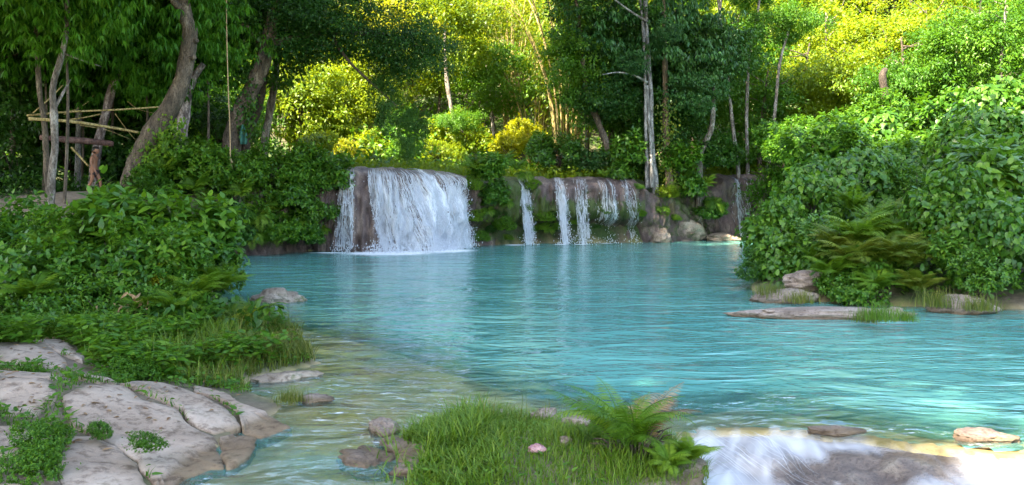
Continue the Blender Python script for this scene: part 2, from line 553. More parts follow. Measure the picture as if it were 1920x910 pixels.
def ground_mat():
    m, nt, nd, ln, out = newmat('forest_floor')
    tc = nd('ShaderNodeTexCoord')
    n1 = nd('ShaderNodeTexNoise', i_Scale=0.9, i_Detail=9.0, i_Roughness=0.65)
    n2 = nd('ShaderNodeTexNoise', i_Scale=9.0, i_Detail=8.0, i_Roughness=0.7)
    for n in (n1, n2):
        ln(tc.outputs['Object'], n.inputs['Vector'])
    soil = ramp(nd, [(0.3, (0.035, 0.028, 0.016)), (0.5, (0.075, 0.058, 0.034)), (0.7, (0.15, 0.115, 0.075))])
    ln(n2.outputs[0], soil.inputs[0])
    green = ramp(nd, [(0.42, (0, 0, 0)), (0.55, (1, 1, 1))])
    ln(n1.outputs[0], green.inputs[0])
    gcol = ramp(nd, [(0.3, (0.02, 0.045, 0.01)), (0.7, (0.05, 0.09, 0.018))])
    ln(n2.outputs[0], gcol.inputs[0])
    mg = nd('ShaderNodeMix', data_type='RGBA')
    ln(green.outputs[0], mg.inputs[0])
    ln(soil.outputs[0], mg.inputs[6])
    ln(gcol.outputs[0], mg.inputs[7])
    # path of bare sandy earth (attribute) and travertine bed
    a = nd('ShaderNodeAttribute', attribute_name='rnd')
    path = ramp(nd, [(0.3, (0.14, 0.1, 0.07)), (0.7, (0.26, 0.2, 0.145))])
    ln(n2.outputs[0], path.inputs[0])
    mp = nd('ShaderNodeMix', data_type='RGBA')
    ln(a.outputs['Fac'], mp.inputs[0])
    ln(mg.outputs[2], mp.inputs[6])
    ln(path.outputs[0], mp.inputs[7])
    bed = ramp(nd, [(0.3, (0.19, 0.155, 0.05)), (0.46, (0.39, 0.30, 0.125)), (0.6, (0.5, 0.39, 0.21)), (0.75, (0.6, 0.5, 0.34))])
    n3 = nd('ShaderNodeTexNoise', i_Scale=2.6, i_Detail=9.0, i_Roughness=0.66)
    ln(tc.outputs['Object'], n3.inputs['Vector'])
    ln(n3.outputs[0], bed.inputs[0])
    b = nd('ShaderNodeAttribute', attribute_name='bed')
    mb_ = nd('ShaderNodeMix', data_type='RGBA')
    ln(b.outputs['Fac'], mb_.inputs[0])
    ln(mp.outputs[2], mb_.inputs[6])
    ln(bed.outputs[0], mb_.inputs[7])
    bp = nd('ShaderNodeBump', i_Strength=0.6, i_Distance=0.04)
    ln(n2.outputs[0], bp.inputs['Height'])
    p = nd('ShaderNodeBsdfPrincipled', i_Roughness=0.85)
    ln(mb_.outputs[2], p.inputs['Base Color'])
    ln(bp.outputs[0], p.inputs['Normal'])
    ln(p.outputs[0], out.inputs[0])
    return m


pathw = np.exp(-(((X + 11.6) / 2.0) ** 2 + ((Y - 20.6) / 2.6) ** 2)) * 1.1 + np.exp(-(((X + 4.4) / 2.2) ** 2 + ((Y - 6.2) / 1.9) ** 2)) * 1.3
mbg = MB()
mbg.add(np.stack([X, Y, Z], -1).reshape(-1, 3), None, Q, np.clip(pathw, 0, 1).ravel())
bedw = sstep(0.1, -0.1, G_SD) + (Y < 3) * (np.abs(X) < 9)
ground = kind(obj('ground', mbg.mesh('ground', True, extra={'bed': np.clip(bedw, 0, 1).ravel()}), ground_mat()), 'structure')

# ------------------------------------------------------------------ the pool
wx = axis([(-10, -6, 0.2), (-6, 5, 0.075), (5, 14.5, 0.2)])
wy = axis([(2.6, 4.4, 0.2), (4.4, 9, 0.06), (9, 16, 0.12), (16, 34, 0.2)])
WX, WY, _, WQ = sheet(wx, wy, lambda x, y: x * 0)
WD = -land(WX, WY)
sag = np.where(WX > 0.75, np.clip(lip(WX) - WY, 0, 3), 0)
WZ = np.where(sag > 0, -0.3 * sag ** 1.15 - 0.0, 0.0)
# low swells running out from the falls, and the current bending over the shelf
WZ = WZ + 0.006 * fbm(WX * 1.3, WY * 2.2, 0, 21, 3) * (sag == 0)
shal = sstep(0.2, 0.05, WD)
WZ = WZ + shal * 0.008 * fbm(WX * 4 + WY * 2, WY * 5, 0, 23, 3) * (sag == 0)
keep = ((WX > 0.75) & (WY < lip(WX) - 0.05)).ravel()
WQ = WQ[~keep[WQ].any(axis=1)]
FALLX = [(-3.7, 24.2, 1.5, 1.25), (-2.3, 25.3, 1.2, 1.2), (0.1, 28.5, 0.42, 0.35), (1.75, 28.75, 0.32, 0.25), (2.45, 28.9, 0.3, 0.25), (3.5, 29.6, 0.3, 0.2), (-5.6, 24.3, 0.7, 0.28)]
WF = np.zeros_like(WX)
for fx, fy, rx, ry in FALLX:
    WF = np.maximum(WF, np.exp(-(((WX - fx) / rx) ** 2 + ((WY - fy) / ry) ** 2)))
WF = np.maximum(WF, 0.29 * (WD < 0.16) * sstep(-0.1, 0.5, fbm(WX * 1.3 + WY * 0.6, WY * 3.2, 0, 66, 3)))


def water_mat():
    m, nt, nd, ln, out = newmat('pool_water')
    tc = nd('ShaderNodeTexCoord')
    mp = nd('ShaderNodeMapping')
    mp.inputs['Scale'].default_value = (0.75, 1.5, 1)
    ln(tc.outputs['Object'], mp.inputs[0])
    n1 = nd('ShaderNodeTexNoise', i_Scale=1.25, i_Detail=3.0, i_Roughness=0.5, i_Distortion=0.9)
    ln(mp.outputs[0], n1.inputs['Vector'])
    n2 = nd('ShaderNodeTexNoise', i_Scale=5.5, i_Detail=2.0, i_Roughness=0.5, i_Distortion=0.5)
    ln(mp.outputs[0], n2.inputs['Vector'])
    hgt = math_(nd, ln, 'ADD', n1.outputs[0], math_(nd, ln, 'MULTIPLY', n2.outputs[0], 0.22))
    bp = nd('ShaderNodeBump', i_Strength=1.0, i_Distance=0.054)
    ln(hgt, bp.inputs['Height'])
    d = nd('ShaderNodeAttribute', attribute_name='depth')
    e = math_(nd, ln, 'POWER', 2.718, math_(nd, ln, 'MULTIPLY', d.outputs['Fac'], -6.0))
    deep = math_(nd, ln, 'SUBTRACT', 1.0, e)
    vc = nd('ShaderNodeTexNoise', i_Scale=0.35, i_Detail=3.0)
    ln(tc.outputs['Object'], vc.inputs['Vector'])
    milk = ramp(nd, [(0.35, (0.085, 0.32, 0.295)), (0.65, (0.135, 0.42, 0.375))])
    ln(vc.outputs[0], milk.inputs[0])
    df = nd('ShaderNodeBsdfDiffuse')
    ln(milk.outputs[0], df.inputs['Color'])
    ln(bp.outputs[0], df.inputs['Normal'])
    tr = nd('ShaderNodeBsdfTransparent')
    tr.inputs[0].default_value = (0.97, 0.98, 0.92, 1)
    body = nd('ShaderNodeMixShader')
    ln(deep, body.inputs[0])
    ln(tr.outputs[0], body.inputs[1])
    ln(df.outputs[0], body.inputs[2])
    gl = nd('ShaderNodeBsdfGlossy')
    gl.inputs['Roughness'].default_value = 0.06
    ln(bp.outputs[0], gl.inputs['Normal'])
    fr = nd('ShaderNodeFresnel', i_IOR=1.33)
    ln(bp.outputs[0], fr.inputs['Normal'])
    ff = math_(nd, ln, 'MINIMUM', math_(nd, ln, 'MULTIPLY', fr.outputs[0], 1.4), 0.7)
    s = nd('ShaderNodeMixShader')
    ln(ff, s.inputs[0])
    ln(body.outputs[0], s.inputs[1])
    ln(gl.outputs[0], s.inputs[2])
    # foam where the falls land and where the current breaks over stones
    fo = nd('ShaderNodeAttribute', attribute_name='rnd')
    fn = nd('ShaderNodeTexNoise', i_Scale=11.0, i_Detail=6.0, i_Roughness=0.7)
    ln(mp.outputs[0], fn.inputs['Vector'])
    fa = math_(nd, ln, 'ADD', fo.outputs['Fac'], math_(nd, ln, 'MULTIPLY', math_(nd, ln, 'SUBTRACT', fn.outputs[0], 0.5), 1.7))
    fm = nd('ShaderNodeMapRange', n_1=0.45, n_2=0.85)
    ln(fa, fm.inputs[0])
    wd = nd('ShaderNodeBsdfDiffuse')
    wd.inputs[0].default_value = (0.8, 0.84, 0.86, 1)
    s2 = nd('ShaderNodeMixShader')
    ln(fm.outputs[0], s2.inputs[0])
    ln(s.outputs[0], s2.inputs[1])
    ln(wd.outputs[0], s2.inputs[2])
    ln(s2.outputs[0], out.inputs[0])
    return m


mbw = MB()
mbw.add(np.stack([WX, WY, WZ], -1).reshape(-1, 3), None, WQ, (WF * 1.25).ravel())
V_, T_, Q_, A_ = mbw.arrays()
me = mbw.mesh('pool_water', True, extra={'depth': np.clip(WD, 0.01, 3).ravel()})
M_WATER = water_mat()
water = kind(obj('pool_water', me, M_WATER), 'structure')

# ------------------------------------------------------------------ the travertine cliff
CS = smooth(CLIFF, 420)
CPX = 960 + CS[:, 0] / CS[:, 1] * F                        # column of the photo in which each metre of the cliff stands
CT = unit(np.gradient(CS, axis=0))
CN = np.stack([CT[:, 1], -CT[:, 0]], -1)                   # out over the pool
PXK = [320, 440, 560, 630, 655, 690, 860, 885, 955, 1000, 1012, 1190, 1225, 1300, 1345, 1352, 1440, 1470, 1560]
ZTOP = [1.65, 1.8, 2.05, 2.45, 2.62, 2.62, 2.55, 2.45, 2.45, 2.4, 2.42, 2.42, 1.9, 1.8, 2.2, 2.62, 2.6, 2.5, 2.5]
BULG = [0.05, 0.05, 0.1, 0.55, 0.75, 0.8, 0.65, 0.2, 0.1, 0.1, 0.1, 0.35, 0.5, 0.3, 0.1, 0.3, 0.3, 0.1, 0.1]    # foot runs out into the pool
OVER = [0.0, 0.0, 0.0, 0.0, 0.0, 0.0, 0.05, 0.3, 0.4, 0.6, 1.05, 0.8, 0.1, 0.0, 0.0, 0.0, 0.0, 0.0, 0.0]         # hood above a hollow
MOSS = [0.55, 0.52, 0.5, 0.34, 0.26, 0.12, 0.12, 0.55, 0.64, 0.54, 0.42, 0.36, 0.45, 0.55, 0.34, 0.16, 0.16, 0.45, 0.5]


def cliff_off(px, z):
    zt = np.interp(px, PXK, ZTOP)
    u = np.clip(z / zt, -0.3, 1.0)
    o = np.interp(px, PXK, BULG) * np.cos(np.clip(u, 0, 1) * math.pi / 2) ** 1.2
    ov = np.interp(px, PXK, OVER)
    o = o + ov * (sstep(0.25, 0.5, u) * sstep(1.02, 0.8, u) * 0.55 - 0.9 * sstep(0.38, 0.22, u))
    o = o - 0.35 * sstep(0.9, 1.0, u) ** 2
    lump = fbm(px * 0.035, z * 0.8, 2.0, 31, 4) * 0.24 + np.abs(vnoise(px * 0.11, z * 0.45, 1.0, 37)) * 0.26 + fbm(px * 0.22, z * 3.2, 0, 41, 3) * 0.09
    return o + lump * sstep(1.04, 0.85, u)


def cliff_at(i, z):                                        # i: fractional index along CS
    i = np.clip(i, 0, len(CS) - 1.001)
    k = i.astype(int)
    f = (i - k)[..., None]
    b = CS[k] * (1 - f) + CS[k + 1] * f
    n = unit(CN[k] * (1 - f) + CN[k + 1] * f)
    px = CPX[k] * (1 - f[..., 0]) + CPX[k + 1] * f[..., 0]
    return b, n, px


nv = 46
SI = np.linspace(0, len(CS) - 1.002, 640)
bI, nI, pI = cliff_at(SI, 0)
zt = np.interp(pI, PXK, ZTOP) + 0.05 * fbm(pI * 0.05, 0.3, 0, 3, 3)
rows = []
for v in np.linspace(-0.45, 1, nv):
    z = np.where(v < 0, v, v * zt)
    o = cliff_off(pI, z)
    rows.append(np.stack([bI[:, 0] + nI[:, 0] * o, bI[:, 1] + nI[:, 1] * o, z], -1))
last = rows[-1]
for q, (back_, dz) in enumerate(((0.25, 0.03), (0.6, 0.05), (1.3, 0.04), (2.4, -0.1), (3.2, -0.5))):
    rows.append(np.stack([last[:, 0] - nI[:, 0] * back_, last[:, 1] - nI[:, 1] * back_, zt + dz + 0.04 * fbm(pI * 0.09, back_ * 2, 0, 8, 3)], -1))
CV = np.stack(rows, 1)
ns, nr = CV.shape[:2]
i, j = np.meshgrid(np.arange(ns - 1), np.arange(nr - 1), indexing='ij')
CQ = np.stack([i * nr + j, (i + 1) * nr + j, (i + 1) * nr + j + 1, i * nr + j + 1], -1).reshape(-1, 4)
mossv = np.interp(pI, PXK, MOSS)[:, None] * np.ones((1, nr))
zz = CV[..., 2] / zt[:, None]
mossv = mossv + 0.25 * sstep(0.2, 0.45, zz) * sstep(0.75, 0.55, zz) * ((pI > 1000) & (pI < 1200))[:, None] - 0.3 * sstep(0.72, 0.85, zz) * ((pI > 1005) & (pI < 1190))[:, None]
mossv = mossv - 0.4 * sstep(0.12, 0.0, zz)
M_CLIFF = rockmat('tufa_cliff', [(0.045, 0.03, 0.028), (0.13, 0.088, 0.078), (0.30, 0.22, 0.175)], moss=(0.055, 0.085, 0.012), attr=True, rough=0.45, spec=0.5, scale=2.6, bump=1.0, drip=0.45)
mbc = MB().add(CV.reshape(-1, 3), None, CQ, mossv.ravel())
tag(obj('rock_cliff', mbc.mesh('rock_cliff', True), M_CLIFF), 'long wet purple-brown tufa cliff the waterfalls spill over behind the pool', 'cliff')


# ------------------------------------------------------------------ waterfalls
def fall_mat(name, alpha_lo, alpha_hi, sx=26.0, detail=5.0, rgh=0.8):
    m, nt, nd, ln, out = newmat(name)
    tc = nd('ShaderNodeAttribute', attribute_name='along')
    td = nd('ShaderNodeAttribute', attribute_name='down')
    cb = nd('ShaderNodeCombineXYZ')
    ln(math_(nd, ln, 'MULTIPLY', tc.outputs['Fac'], sx), cb.inputs[0])
    ln(math_(nd, ln, 'MULTIPLY', td.outputs['Fac'], 2.6), cb.inputs[1])
    n = nd('ShaderNodeTexNoise', i_Scale=1.0, i_Detail=detail, i_Roughness=rgh, i_Distortion=0.5)
    ln(cb.outputs[0], n.inputs['Vector'])
    a = nd('ShaderNodeAttribute', attribute_name='rnd')
    s = math_(nd, ln, 'ADD', n.outputs[0], a.outputs['Fac'])
    mr = nd('ShaderNodeMapRange', n_1=alpha_lo, n_2=alpha_hi)
    ln(s, mr.inputs[0])
    df = nd('ShaderNodeBsdfDiffuse')
    df.inputs[0].default_value = (0.82, 0.85, 0.9, 1)
    tl = nd('ShaderNodeBsdfTranslucent')
    tl.inputs[0].default_value = (0.8, 0.84, 0.9, 1)
    x = nd('ShaderNodeMixShader', n_0=0.25)
    ln(df.outputs[0], x.inputs[1])
    ln(tl.outputs[0], x.inputs[2])
    t = nd('ShaderNodeBsdfTransparent')
    y = nd('ShaderNodeMixShader')
    ln(mr.outputs[0], y.inputs[0])
    ln(t.outputs[0], y.inputs[1])
    ln(x.outputs[0], y.inputs[2])
    ln(y.outputs[0], out.inputs[0])
    return m


M_SHEET = fall_mat('falling_water', 0.86, 1.1)
M_WHITE = fall_mat('white_water', 0.15, 1.25)


def pxi(px):
    return np.interp(px, CPX, np.arange(len(CS)))


def path_pts(px, z, drift, free, lift):
    """points of a stream that leaves the lip at column px and is at height z; free: how far it springs clear of the rock"""
    zt_ = np.interp(px, PXK, ZTOP) + 0.03
    u = np.clip(1 - z / zt_, 0, 1)
    if isinstance(drift, tuple):                           # (column, drift there, column, drift there): the stream fans out
        drift = np.interp(px, [drift[0], drift[2]], [drift[1], drift[3]])
    b, n, p = cliff_at(pxi(px + drift * u ** 1.2), z)
    rock = cliff_off(p, np.minimum(z, zt_ - 0.02))
    o = np.maximum(rock, cliff_off(p, zt_ * 0.93) + free * np.sqrt(u)) + lift
    o = np.where(free > 0, o, rock + lift)
    return np.stack([b[..., 0] + n[..., 0] * o, b[..., 1] + n[..., 1] * o, z], -1)


def waterfall(name, label, px0, px1, drift=0.0, free=0.0, dens=1.0, cover=0.1, strands=300, drops=300, foam_r=0.5, wmul=1.0, edge=0.25, zmin=0.0):
    base = path_pts(np.array([(px0 + px1) / 2]), np.array([zmin + 0.02]), drift, free, 0.1)[0]
    t = thing(name, label, 'waterfall', base, 0, 'waterfalls along the cliff')
    # sheet
    nu, nz = max(10, int((px1 - px0) * 0.9)), 48
    pu = np.linspace(px0, px1, nu)
    zt_ = np.interp(pu, PXK, ZTOP) + 0.03
    vv = np.linspace(0, 1, nz)
    PX = np.repeat(pu[:, None], nz, 1)
    ZZ = zt_[:, None] * (1 - vv[None]) + zmin * vv[None]
    wob = 0.05 * fbm(PX * 0.16, ZZ * 0.9, 0, 51, 3)
    S = path_pts(PX, ZZ, drift, free, 0.05 + wob)
    # back over the lip so that the stream comes from behind the edge
    b, n, p = cliff_at(pxi(pu), 0)
    lipp = []
    for bk in (1.6, 0.7, 0.3):
        o = cliff_off(pu, zt_) - bk
        lipp.append(np.stack([b[:, 0] + n[:, 0] * o, b[:, 1] + n[:, 1] * o, zt_ + 0.05], -1))
    S = np.concatenate([np.stack(lipp, 1), S], 1)
    nz2 = nz + 3
    i, j = np.meshgrid(np.arange(nu - 1), np.arange(nz2 - 1), indexing='ij')
    Qs = np.stack([i * nz2 + j, (i + 1) * nz2 + j, (i + 1) * nz2 + j + 1, i * nz2 + j + 1], -1).reshape(-1, 4)
    e = np.minimum(np.linspace(0, 1, nu), np.linspace(1, 0, nu)) / edge
    e = np.clip(e, 0, 1)[:, None] * np.ones((1, nz2))
    dn = np.concatenate([np.full((nu, 3), -0.05) * np.array([3, 2, 1]), np.repeat(vv[None], nu, 0)], 1)
    thick = cover + 0.2 * vnoise((PX[:, :1] - 30 * dn) * 0.035, 4.0 + dn * 0.6, 0, 61) + 0.16 * vnoise((PX[:, :1] - 12 * dn) * 0.11, 8.0, 0, 62) + 0.34 * sstep(-0.02, 0.4, dn) - 0.45 * (1 - e) - 0.12
    mbs = MB().add(S.reshape(-1, 3), None, Qs, thick.ravel())
    me = mbs.mesh('water_sheet', True, off=base, extra={'along': np.repeat(pu[:, None] * 0.02, nz2, 1).ravel(), 'down': dn.ravel() * 1.6})
    obj('water_sheet', me, M_SHEET, t)
    # ropes of white water
    ms = MB()
    n_ = strands
    p0 = px0 + (px1 - px0) * rng.random(n_ * 4)
    dn_ = vnoise(p0 * 0.09, 7.7, 0, 83) * 0.7 + vnoise(p0 * 0.3, 3.1, 0, 84) * 0.5
    e_ = np.minimum(p0 - px0, px1 - p0) / (px1 - px0) / max(edge, 0.02)
    p0 = p0[(rng.random(len(p0)) < np.clip(0.42 + dn_, 0.04, 1) * np.clip(e_ + 0.15, 0, 1))][:n_]
    n_ = len(p0)
    zt_ = np.interp(p0, PXK, ZTOP) + 0.02
    a0 = rng.random(n_) ** 0.8 * 0.88
    a1 = np.minimum(a0 + rng.uniform(0.03, 0.13, n_), 1.0)
    m_ = 5
    tt = np.linspace(0, 1, m_)
    zz_ = zt_[:, None] * (1 - (a0[:, None] + (a1 - a0)[:, None] * tt[None])) + zmin * (a0[:, None] + (a1 - a0)[:, None] * tt[None])
    pj = p0[:, None] + rng.normal(size=(n_, 1)) * 0.4 + vnoise(p0[:, None] * 3, zz_ * 2.2, 0, 71) * 1.3
    lf = rng.uniform(0.04, 0.14, (n_, 1)) * wmul
    Pm = path_pts(pj, zz_, drift, free, lf + 0.0 * zz_)
    w = (rng.uniform(0.0025, 0.0075, (n_, 1)) * wmul) * np.sin(np.clip(tt, 0.03, 0.97) * math.pi)[None] ** 0.7
    side = np.array([1.0, 0.25, 0.0])
    V = np.stack([Pm - side * w[..., None], Pm + np.array([0, -0.7, 0.1]) * w[..., None], Pm + side * w[..., None], Pm + np.array([0, 0.6, 0]) * w[..., None]], 2)
    i, j, k = np.meshgrid(np.arange(n_), np.arange(m_ - 1), np.arange(4), indexing='ij')
    k2 = (k + 1) % 4
    ix = lambda i, j, k: (i * m_ + j) * 4 + k
    Qn = np.stack([ix(i, j, k), ix(i, j, k2), ix(i, j + 1, k2), ix(i, j + 1, k)], -1).reshape(-1, 4)
    ms.add(V.reshape(-1, 3), None, Qn)
    kind(obj('falling_strands', ms.mesh('falling_strands', True, off=base), M_WHITE, t), 'stuff')
    # flung drops
    md = MB()
    n_ = drops
    pd = px0 + (px1 - px0) * rng.random(n_)
    zt_ = np.interp(pd, PXK, ZTOP)
    zd = zmin + (zt_ - zmin) * (1 - rng.random(n_) ** 0.6) * 0.95 + 0.02
    Pd = path_pts(pd, zd, drift, free, rng.uniform(0.1, 0.32, n_)) + rng.normal(size=(n_, 3)) * 0.04
    low = rng.random(n_) < (0.5 if px1 - px0 > 100 else 0.35)
    Pd[low, 2] = np.abs(rng.normal(size=low.sum())) * 0.17 + zmin + 0.01
    Pd[low, 1] -= np.abs(rng.normal(size=low.sum())) * (0.5 if px1 - px0 > 100 else 0.3)
    Pd[low, 0] += rng.normal(size=low.sum()) * 0.1
    r = rng.uniform(0.006, 0.017, n_)[:, None]
    oc = np.array([(1, 0, 0), (-1, 0, 0), (0, 1, 0), (0, -1, 0), (0, 0, 2.0), (0, 0, -2.0)])
    Vd = Pd[:, None, :] + oc[None] * r[..., None]
    f8 = np.array([(0, 2, 4), (2, 1, 4), (1, 3, 4), (3, 0, 4), (2, 0, 5), (1, 2, 5), (3, 1, 5), (0, 3, 5)])
    Td = (np.arange(n_)[:, None, None] * 6 + f8[None]).reshape(-1, 3)
    md.add(Vd.reshape(-1, 3), Td)
    kind(obj('spray', md.mesh('spray', True, off=base), M_WHITE, t), 'stuff')
    return t


waterfall('waterfall', 'widest white waterfall, fanning down the cliff into a patch of foam', 686, 852, (686, 26, 852, 2), 0, cover=0.44, strands=6000, drops=4200, edge=0.07)
waterfall('waterfall', 'thin veil of water down brown rock beside the leafy left bank', 634, 664, -2, 0, cover=0.12, strands=720, drops=420, edge=0.3)
waterfall('waterfall', 'narrow white fall dropping straight beside the fern-covered rock column', 958, 984, 3, 0.55, cover=0.3, strands=600, drops=320, edge=0.3)
waterfall('waterfall', 'slim arcing white jet springing off the pinkish overhang near its outer corner', 1026, 1052, 10, 0.75, cover=0.3, strands=510, drops=260, edge=0.35)
waterfall('waterfall', 'fine streak of water in the middle of the pinkish overhang', 1070, 1093, 5, 0.7, cover=0.22, strands=360, drops=220, edge=0.35)
waterfall('waterfall', 'broad thin trickle clinging to the purple bulge near the grey triple trunk', 1108, 1150, 4, 0.0, cover=0.03, strands=330, drops=200, edge=0.3)
waterfall('waterfall', 'sloping trickle sliding down to a rounded foot beside the mossy boulder', 1158, 1178, 26, 0.0, cover=0.08, strands=240, drops=100, edge=0.35)
waterfall('waterfall', 'distant thin fall on dark rock between the tree roots and the vine bushes', 1362, 1408, 5, 0.0, cover=0.24, strands=450, drops=140, edge=0.3)
waterfall('waterfall', 'distant single streak half hidden by the leaning vine bush', 1410, 1428, 6, 0.0, cover=0.2, strands=270, drops=60, edge=0.35)
# ------------------------------------------------------------------ plant kinds (meshes made once, shared by their copies)
def shell(n, R, seed, low=-0.3, inner=0.14):
    """points over a heap of uneven lobes (so that the outline is ragged, with dark clefts), and their outward directions"""
    rs = np.random.default_rng(seed + 900)
    m = 13
    cd = unit(rs.normal(size=(m, 3)) * [1, 1, 0.75] + [0, 0, 0.25])
    cc = cd * rs.uniform(0.3, 0.86, (m, 1))
    cr = rs.uniform(0.2, 0.5, m)
    k = rs.choice(m, int(n * 3.2), p=cr ** 2 / (cr ** 2).sum())
    d = unit(rs.normal(size=(len(k), 3)))
    lump = 1 + 0.3 * fbm(d[:, 0] * 1.9 + k * 3.1, d[:, 1] * 1.9, d[:, 2] * 1.9, seed, 3)
    rr = np.where(rs.random(len(k)) < inner, rs.uniform(0.5, 0.95, len(k)), rs.uniform(0.92, 1.08, len(k)))
    p = cc[k] + d * (cr[k] * lump * rr)[:, None]
    dist = np.linalg.norm(p[:, None, :] - cc[None], axis=2) / cr[None]
    dist[np.arange(len(k)), k] = 9
    ok = (dist.min(1) > 0.8) & (p[:, 2] > low)
    ok &= (vnoise(p[:, 0] * 4.2 + seed, p[:, 1] * 4.2, p[:, 2] * 4.2, seed + 2) > -0.42) | (rs.random(len(k)) < 0.35)
    p, d = p[ok][:n], d[ok][:n]
    o = unit(d * 0.65 + unit(p + [0, 0, 0.15]) * 0.6)
    sh = rs.random(len(p)) < 0.05
    p[sh] += o[sh] * rs.uniform(0.05, 0.3, (sh.sum(), 1)) + [0, 0, 0.04]
    return p * np.asarray(R) * 1.06, o, np.ones(len(p))


def stems_mesh(R, n, seed, rad=0.02):
    mb = MB()
    rs = np.random.default_rng(seed)
    for k in range(n):
        d = unit(rs.normal(size=3) + [0, 0, 0.6])
        d[2] = abs(d[2])
        e = d * np.array(R) * rs.uniform(0.55, 0.92) + [0, 0, R[2] * 0.05]
        s = rs.normal(size=3) * 0.06 * R[0]
        s[2] = -0.2
        mid = (s + e) / 2 + rs.normal(size=3) * 0.1 * R[0]
        tube(mb, [s, mid, e], [rad, rad * 0.7, rad * 0.3], 5, 7)
    return mb


def vine_mesh(name, R, n, L, seed):
    mb = MB()
    p, o, r = shell(n, R, seed)
    down = np.array([0, 0, -1.0])
    D = unit(down * 0.75 + o * 0.35 + rng.normal(size=p.shape) * 0.42)
    N = unit(o * 0.85 + np.array([0, 0, 0.45]) + rng.normal(size=p.shape) * 0.3)
    p = p + np.array([0, 0, 0.12 * R[2]])
    l = L * rng.uniform(0.45, 1.35, len(p))
    leaves(mb, p, D, N, l, l * 0.4, HEART, 0.2, 0.2)
    return mb.mesh(name, True)


def broad_mesh(name, R, nt, k, L, W, seed, shape=OVATE, droop=0.25, up=0.35):
    """twigs with k leaves each"""
    mb = MB()
    p, o, r = shell(nt, R, seed)
    tw = unit(o + np.array([0, 0, up]) + rng.normal(size=p.shape) * 0.45)
    s1 = unit(np.cross(tw, rng.normal(size=p.shape)))
    s2 = np.cross(tw, s1)
    for q in range(k):
        ang = q * 2.4
        side = s1 * math.cos(ang) + s2 * math.sin(ang)
        f = q / max(k - 1, 1)
        P = p + tw * (L * 1.1 * (f - 0.6)) + np.array([0, 0, 0.1 * R[2]])
        D = unit(tw * (0.35 + 0.5 * f) + side * 0.9 + np.array([0, 0, -0.12]) + rng.normal(size=p.shape) * 0.15)
        N = unit(tw + np.array([0, 0, 0.6]))
        l = L * rng.uniform(0.7, 1.15, len(p)) * (1 - 0.25 * f)
        leaves(mb, P, D, N, l, l * W, shape, 0.16, droop)
    return mb.mesh(name, True)


def frond(mb, base, az, length, e0, e1, npin, plen, shape=None, width=0.13, rs=None, a=None):
    rs = rs or np.random.default_rng(1)
    m = 14
    t = np.linspace(0, 1, m)
    el = np.radians(e0 + (e1 - e0) * t ** 1.15)
    azs = az + rs.normal() * 0.12 * t
    d = np.stack([np.cos(el) * np.cos(azs), np.cos(el) * np.sin(azs), np.sin(el)], -1)
    P = np.asarray(base) + np.cumsum(np.vstack([np.zeros(3), (d[:-1] + d[1:]) / 2 * length / (m - 1)]), axis=0)
    a = rs.random() if a is None else a
    tube(mb, P, [length * 0.009, length * 0.003], 3, m, a=a * 0.7, cap=False)
    tp = np.linspace(0.1, 0.99, npin)
    B = np.stack([np.interp(tp, t, P[:, c]) for c in range(3)], -1)
    T = unit(np.stack([np.interp(tp, t, d[:, c]) for c in range(3)], -1))
    side = unit(np.cross(T, [0, 0, 1.0]))
    N = np.cross(side, T)
    l = plen * length * np.clip(np.sin(np.clip(tp * 0.86 + 0.14, 0, 1) * math.pi), 0.06, 1) ** 0.8
    for sgn in (-1, 1):
        D = unit(side * sgn + T * 0.42 - N * 0.12 + rs.normal(size=T.shape) * 0.06)
        leaves(mb, B, D, N, l, l * width, shape, 0.12, 0.25, a=np.clip(a + rs.normal(size=npin) * 0.08, 0, 1))


def fern_mesh(name, n, length, npin, seed, e0=(50, 82), e1=(-45, 5), shape=None, plen=0.24, width=0.06):
    mb = MB()
    rs = np.random.default_rng(seed)
    for k in range(n):
        az = k * 2.399 + rs.normal() * 0.25
        frond(mb, [rs.normal() * 0.03, rs.normal() * 0.03, 0], az, length * rs.uniform(0.6, 1.1), rs.uniform(*e0), rs.uniform(*e1), npin, plen, shape, width, rs)
    return mb.mesh(name, True)


def blades(mb, P, h, w, lean=0.5, seg=3, a=None):
    """grass blades rooted at P"""
    n = len(P)
    az = rng.random(n) * 2 * math.pi
    h = h * rng.uniform(0.55, 1.2, n)
    ln_ = lean * rng.uniform(0.2, 1.3, n)
    dirx = np.stack([np.cos(az), np.sin(az), np.zeros(n)], -1)
    sd = np.stack([-np.sin(az), np.cos(az), np.zeros(n)], -1)
    rows = []
    for k in range(seg + 1):
        t = k / seg
        c = P + dirx * (h * ln_ * t ** 2)[:, None] + np.array([0, 0, 1.0]) * (h * t * (1 - 0.22 * ln_ * t))[:, None]
        ww = (w * (1 - t) ** 0.6 * (1 if k < seg else 0.02))
        rows += [c - sd * ww, c + sd * ww]
    V = np.stack(rows, 1)
    b = np.arange(n)[:, None] * (2 * seg + 2)
    Qd = np.vstack([b + np.array([2 * k, 2 * k + 1, 2 * k + 3, 2 * k + 2]) for k in range(seg)])
    a = rng.random(n) if a is None else a
    mb.add(V.reshape(-1, 3), None, Qd, np.repeat(a, 2 * seg + 2))


def tuft_mesh(name, n, r, h, w, lean=0.6):
    mb = MB()
    q = rng.normal(size=(n, 2)) * r * 0.5
    blades(mb, np.stack([q[:, 0], q[:, 1], np.full(n, -0.02)], -1), h, w, lean)
    return mb.mesh(name, True)


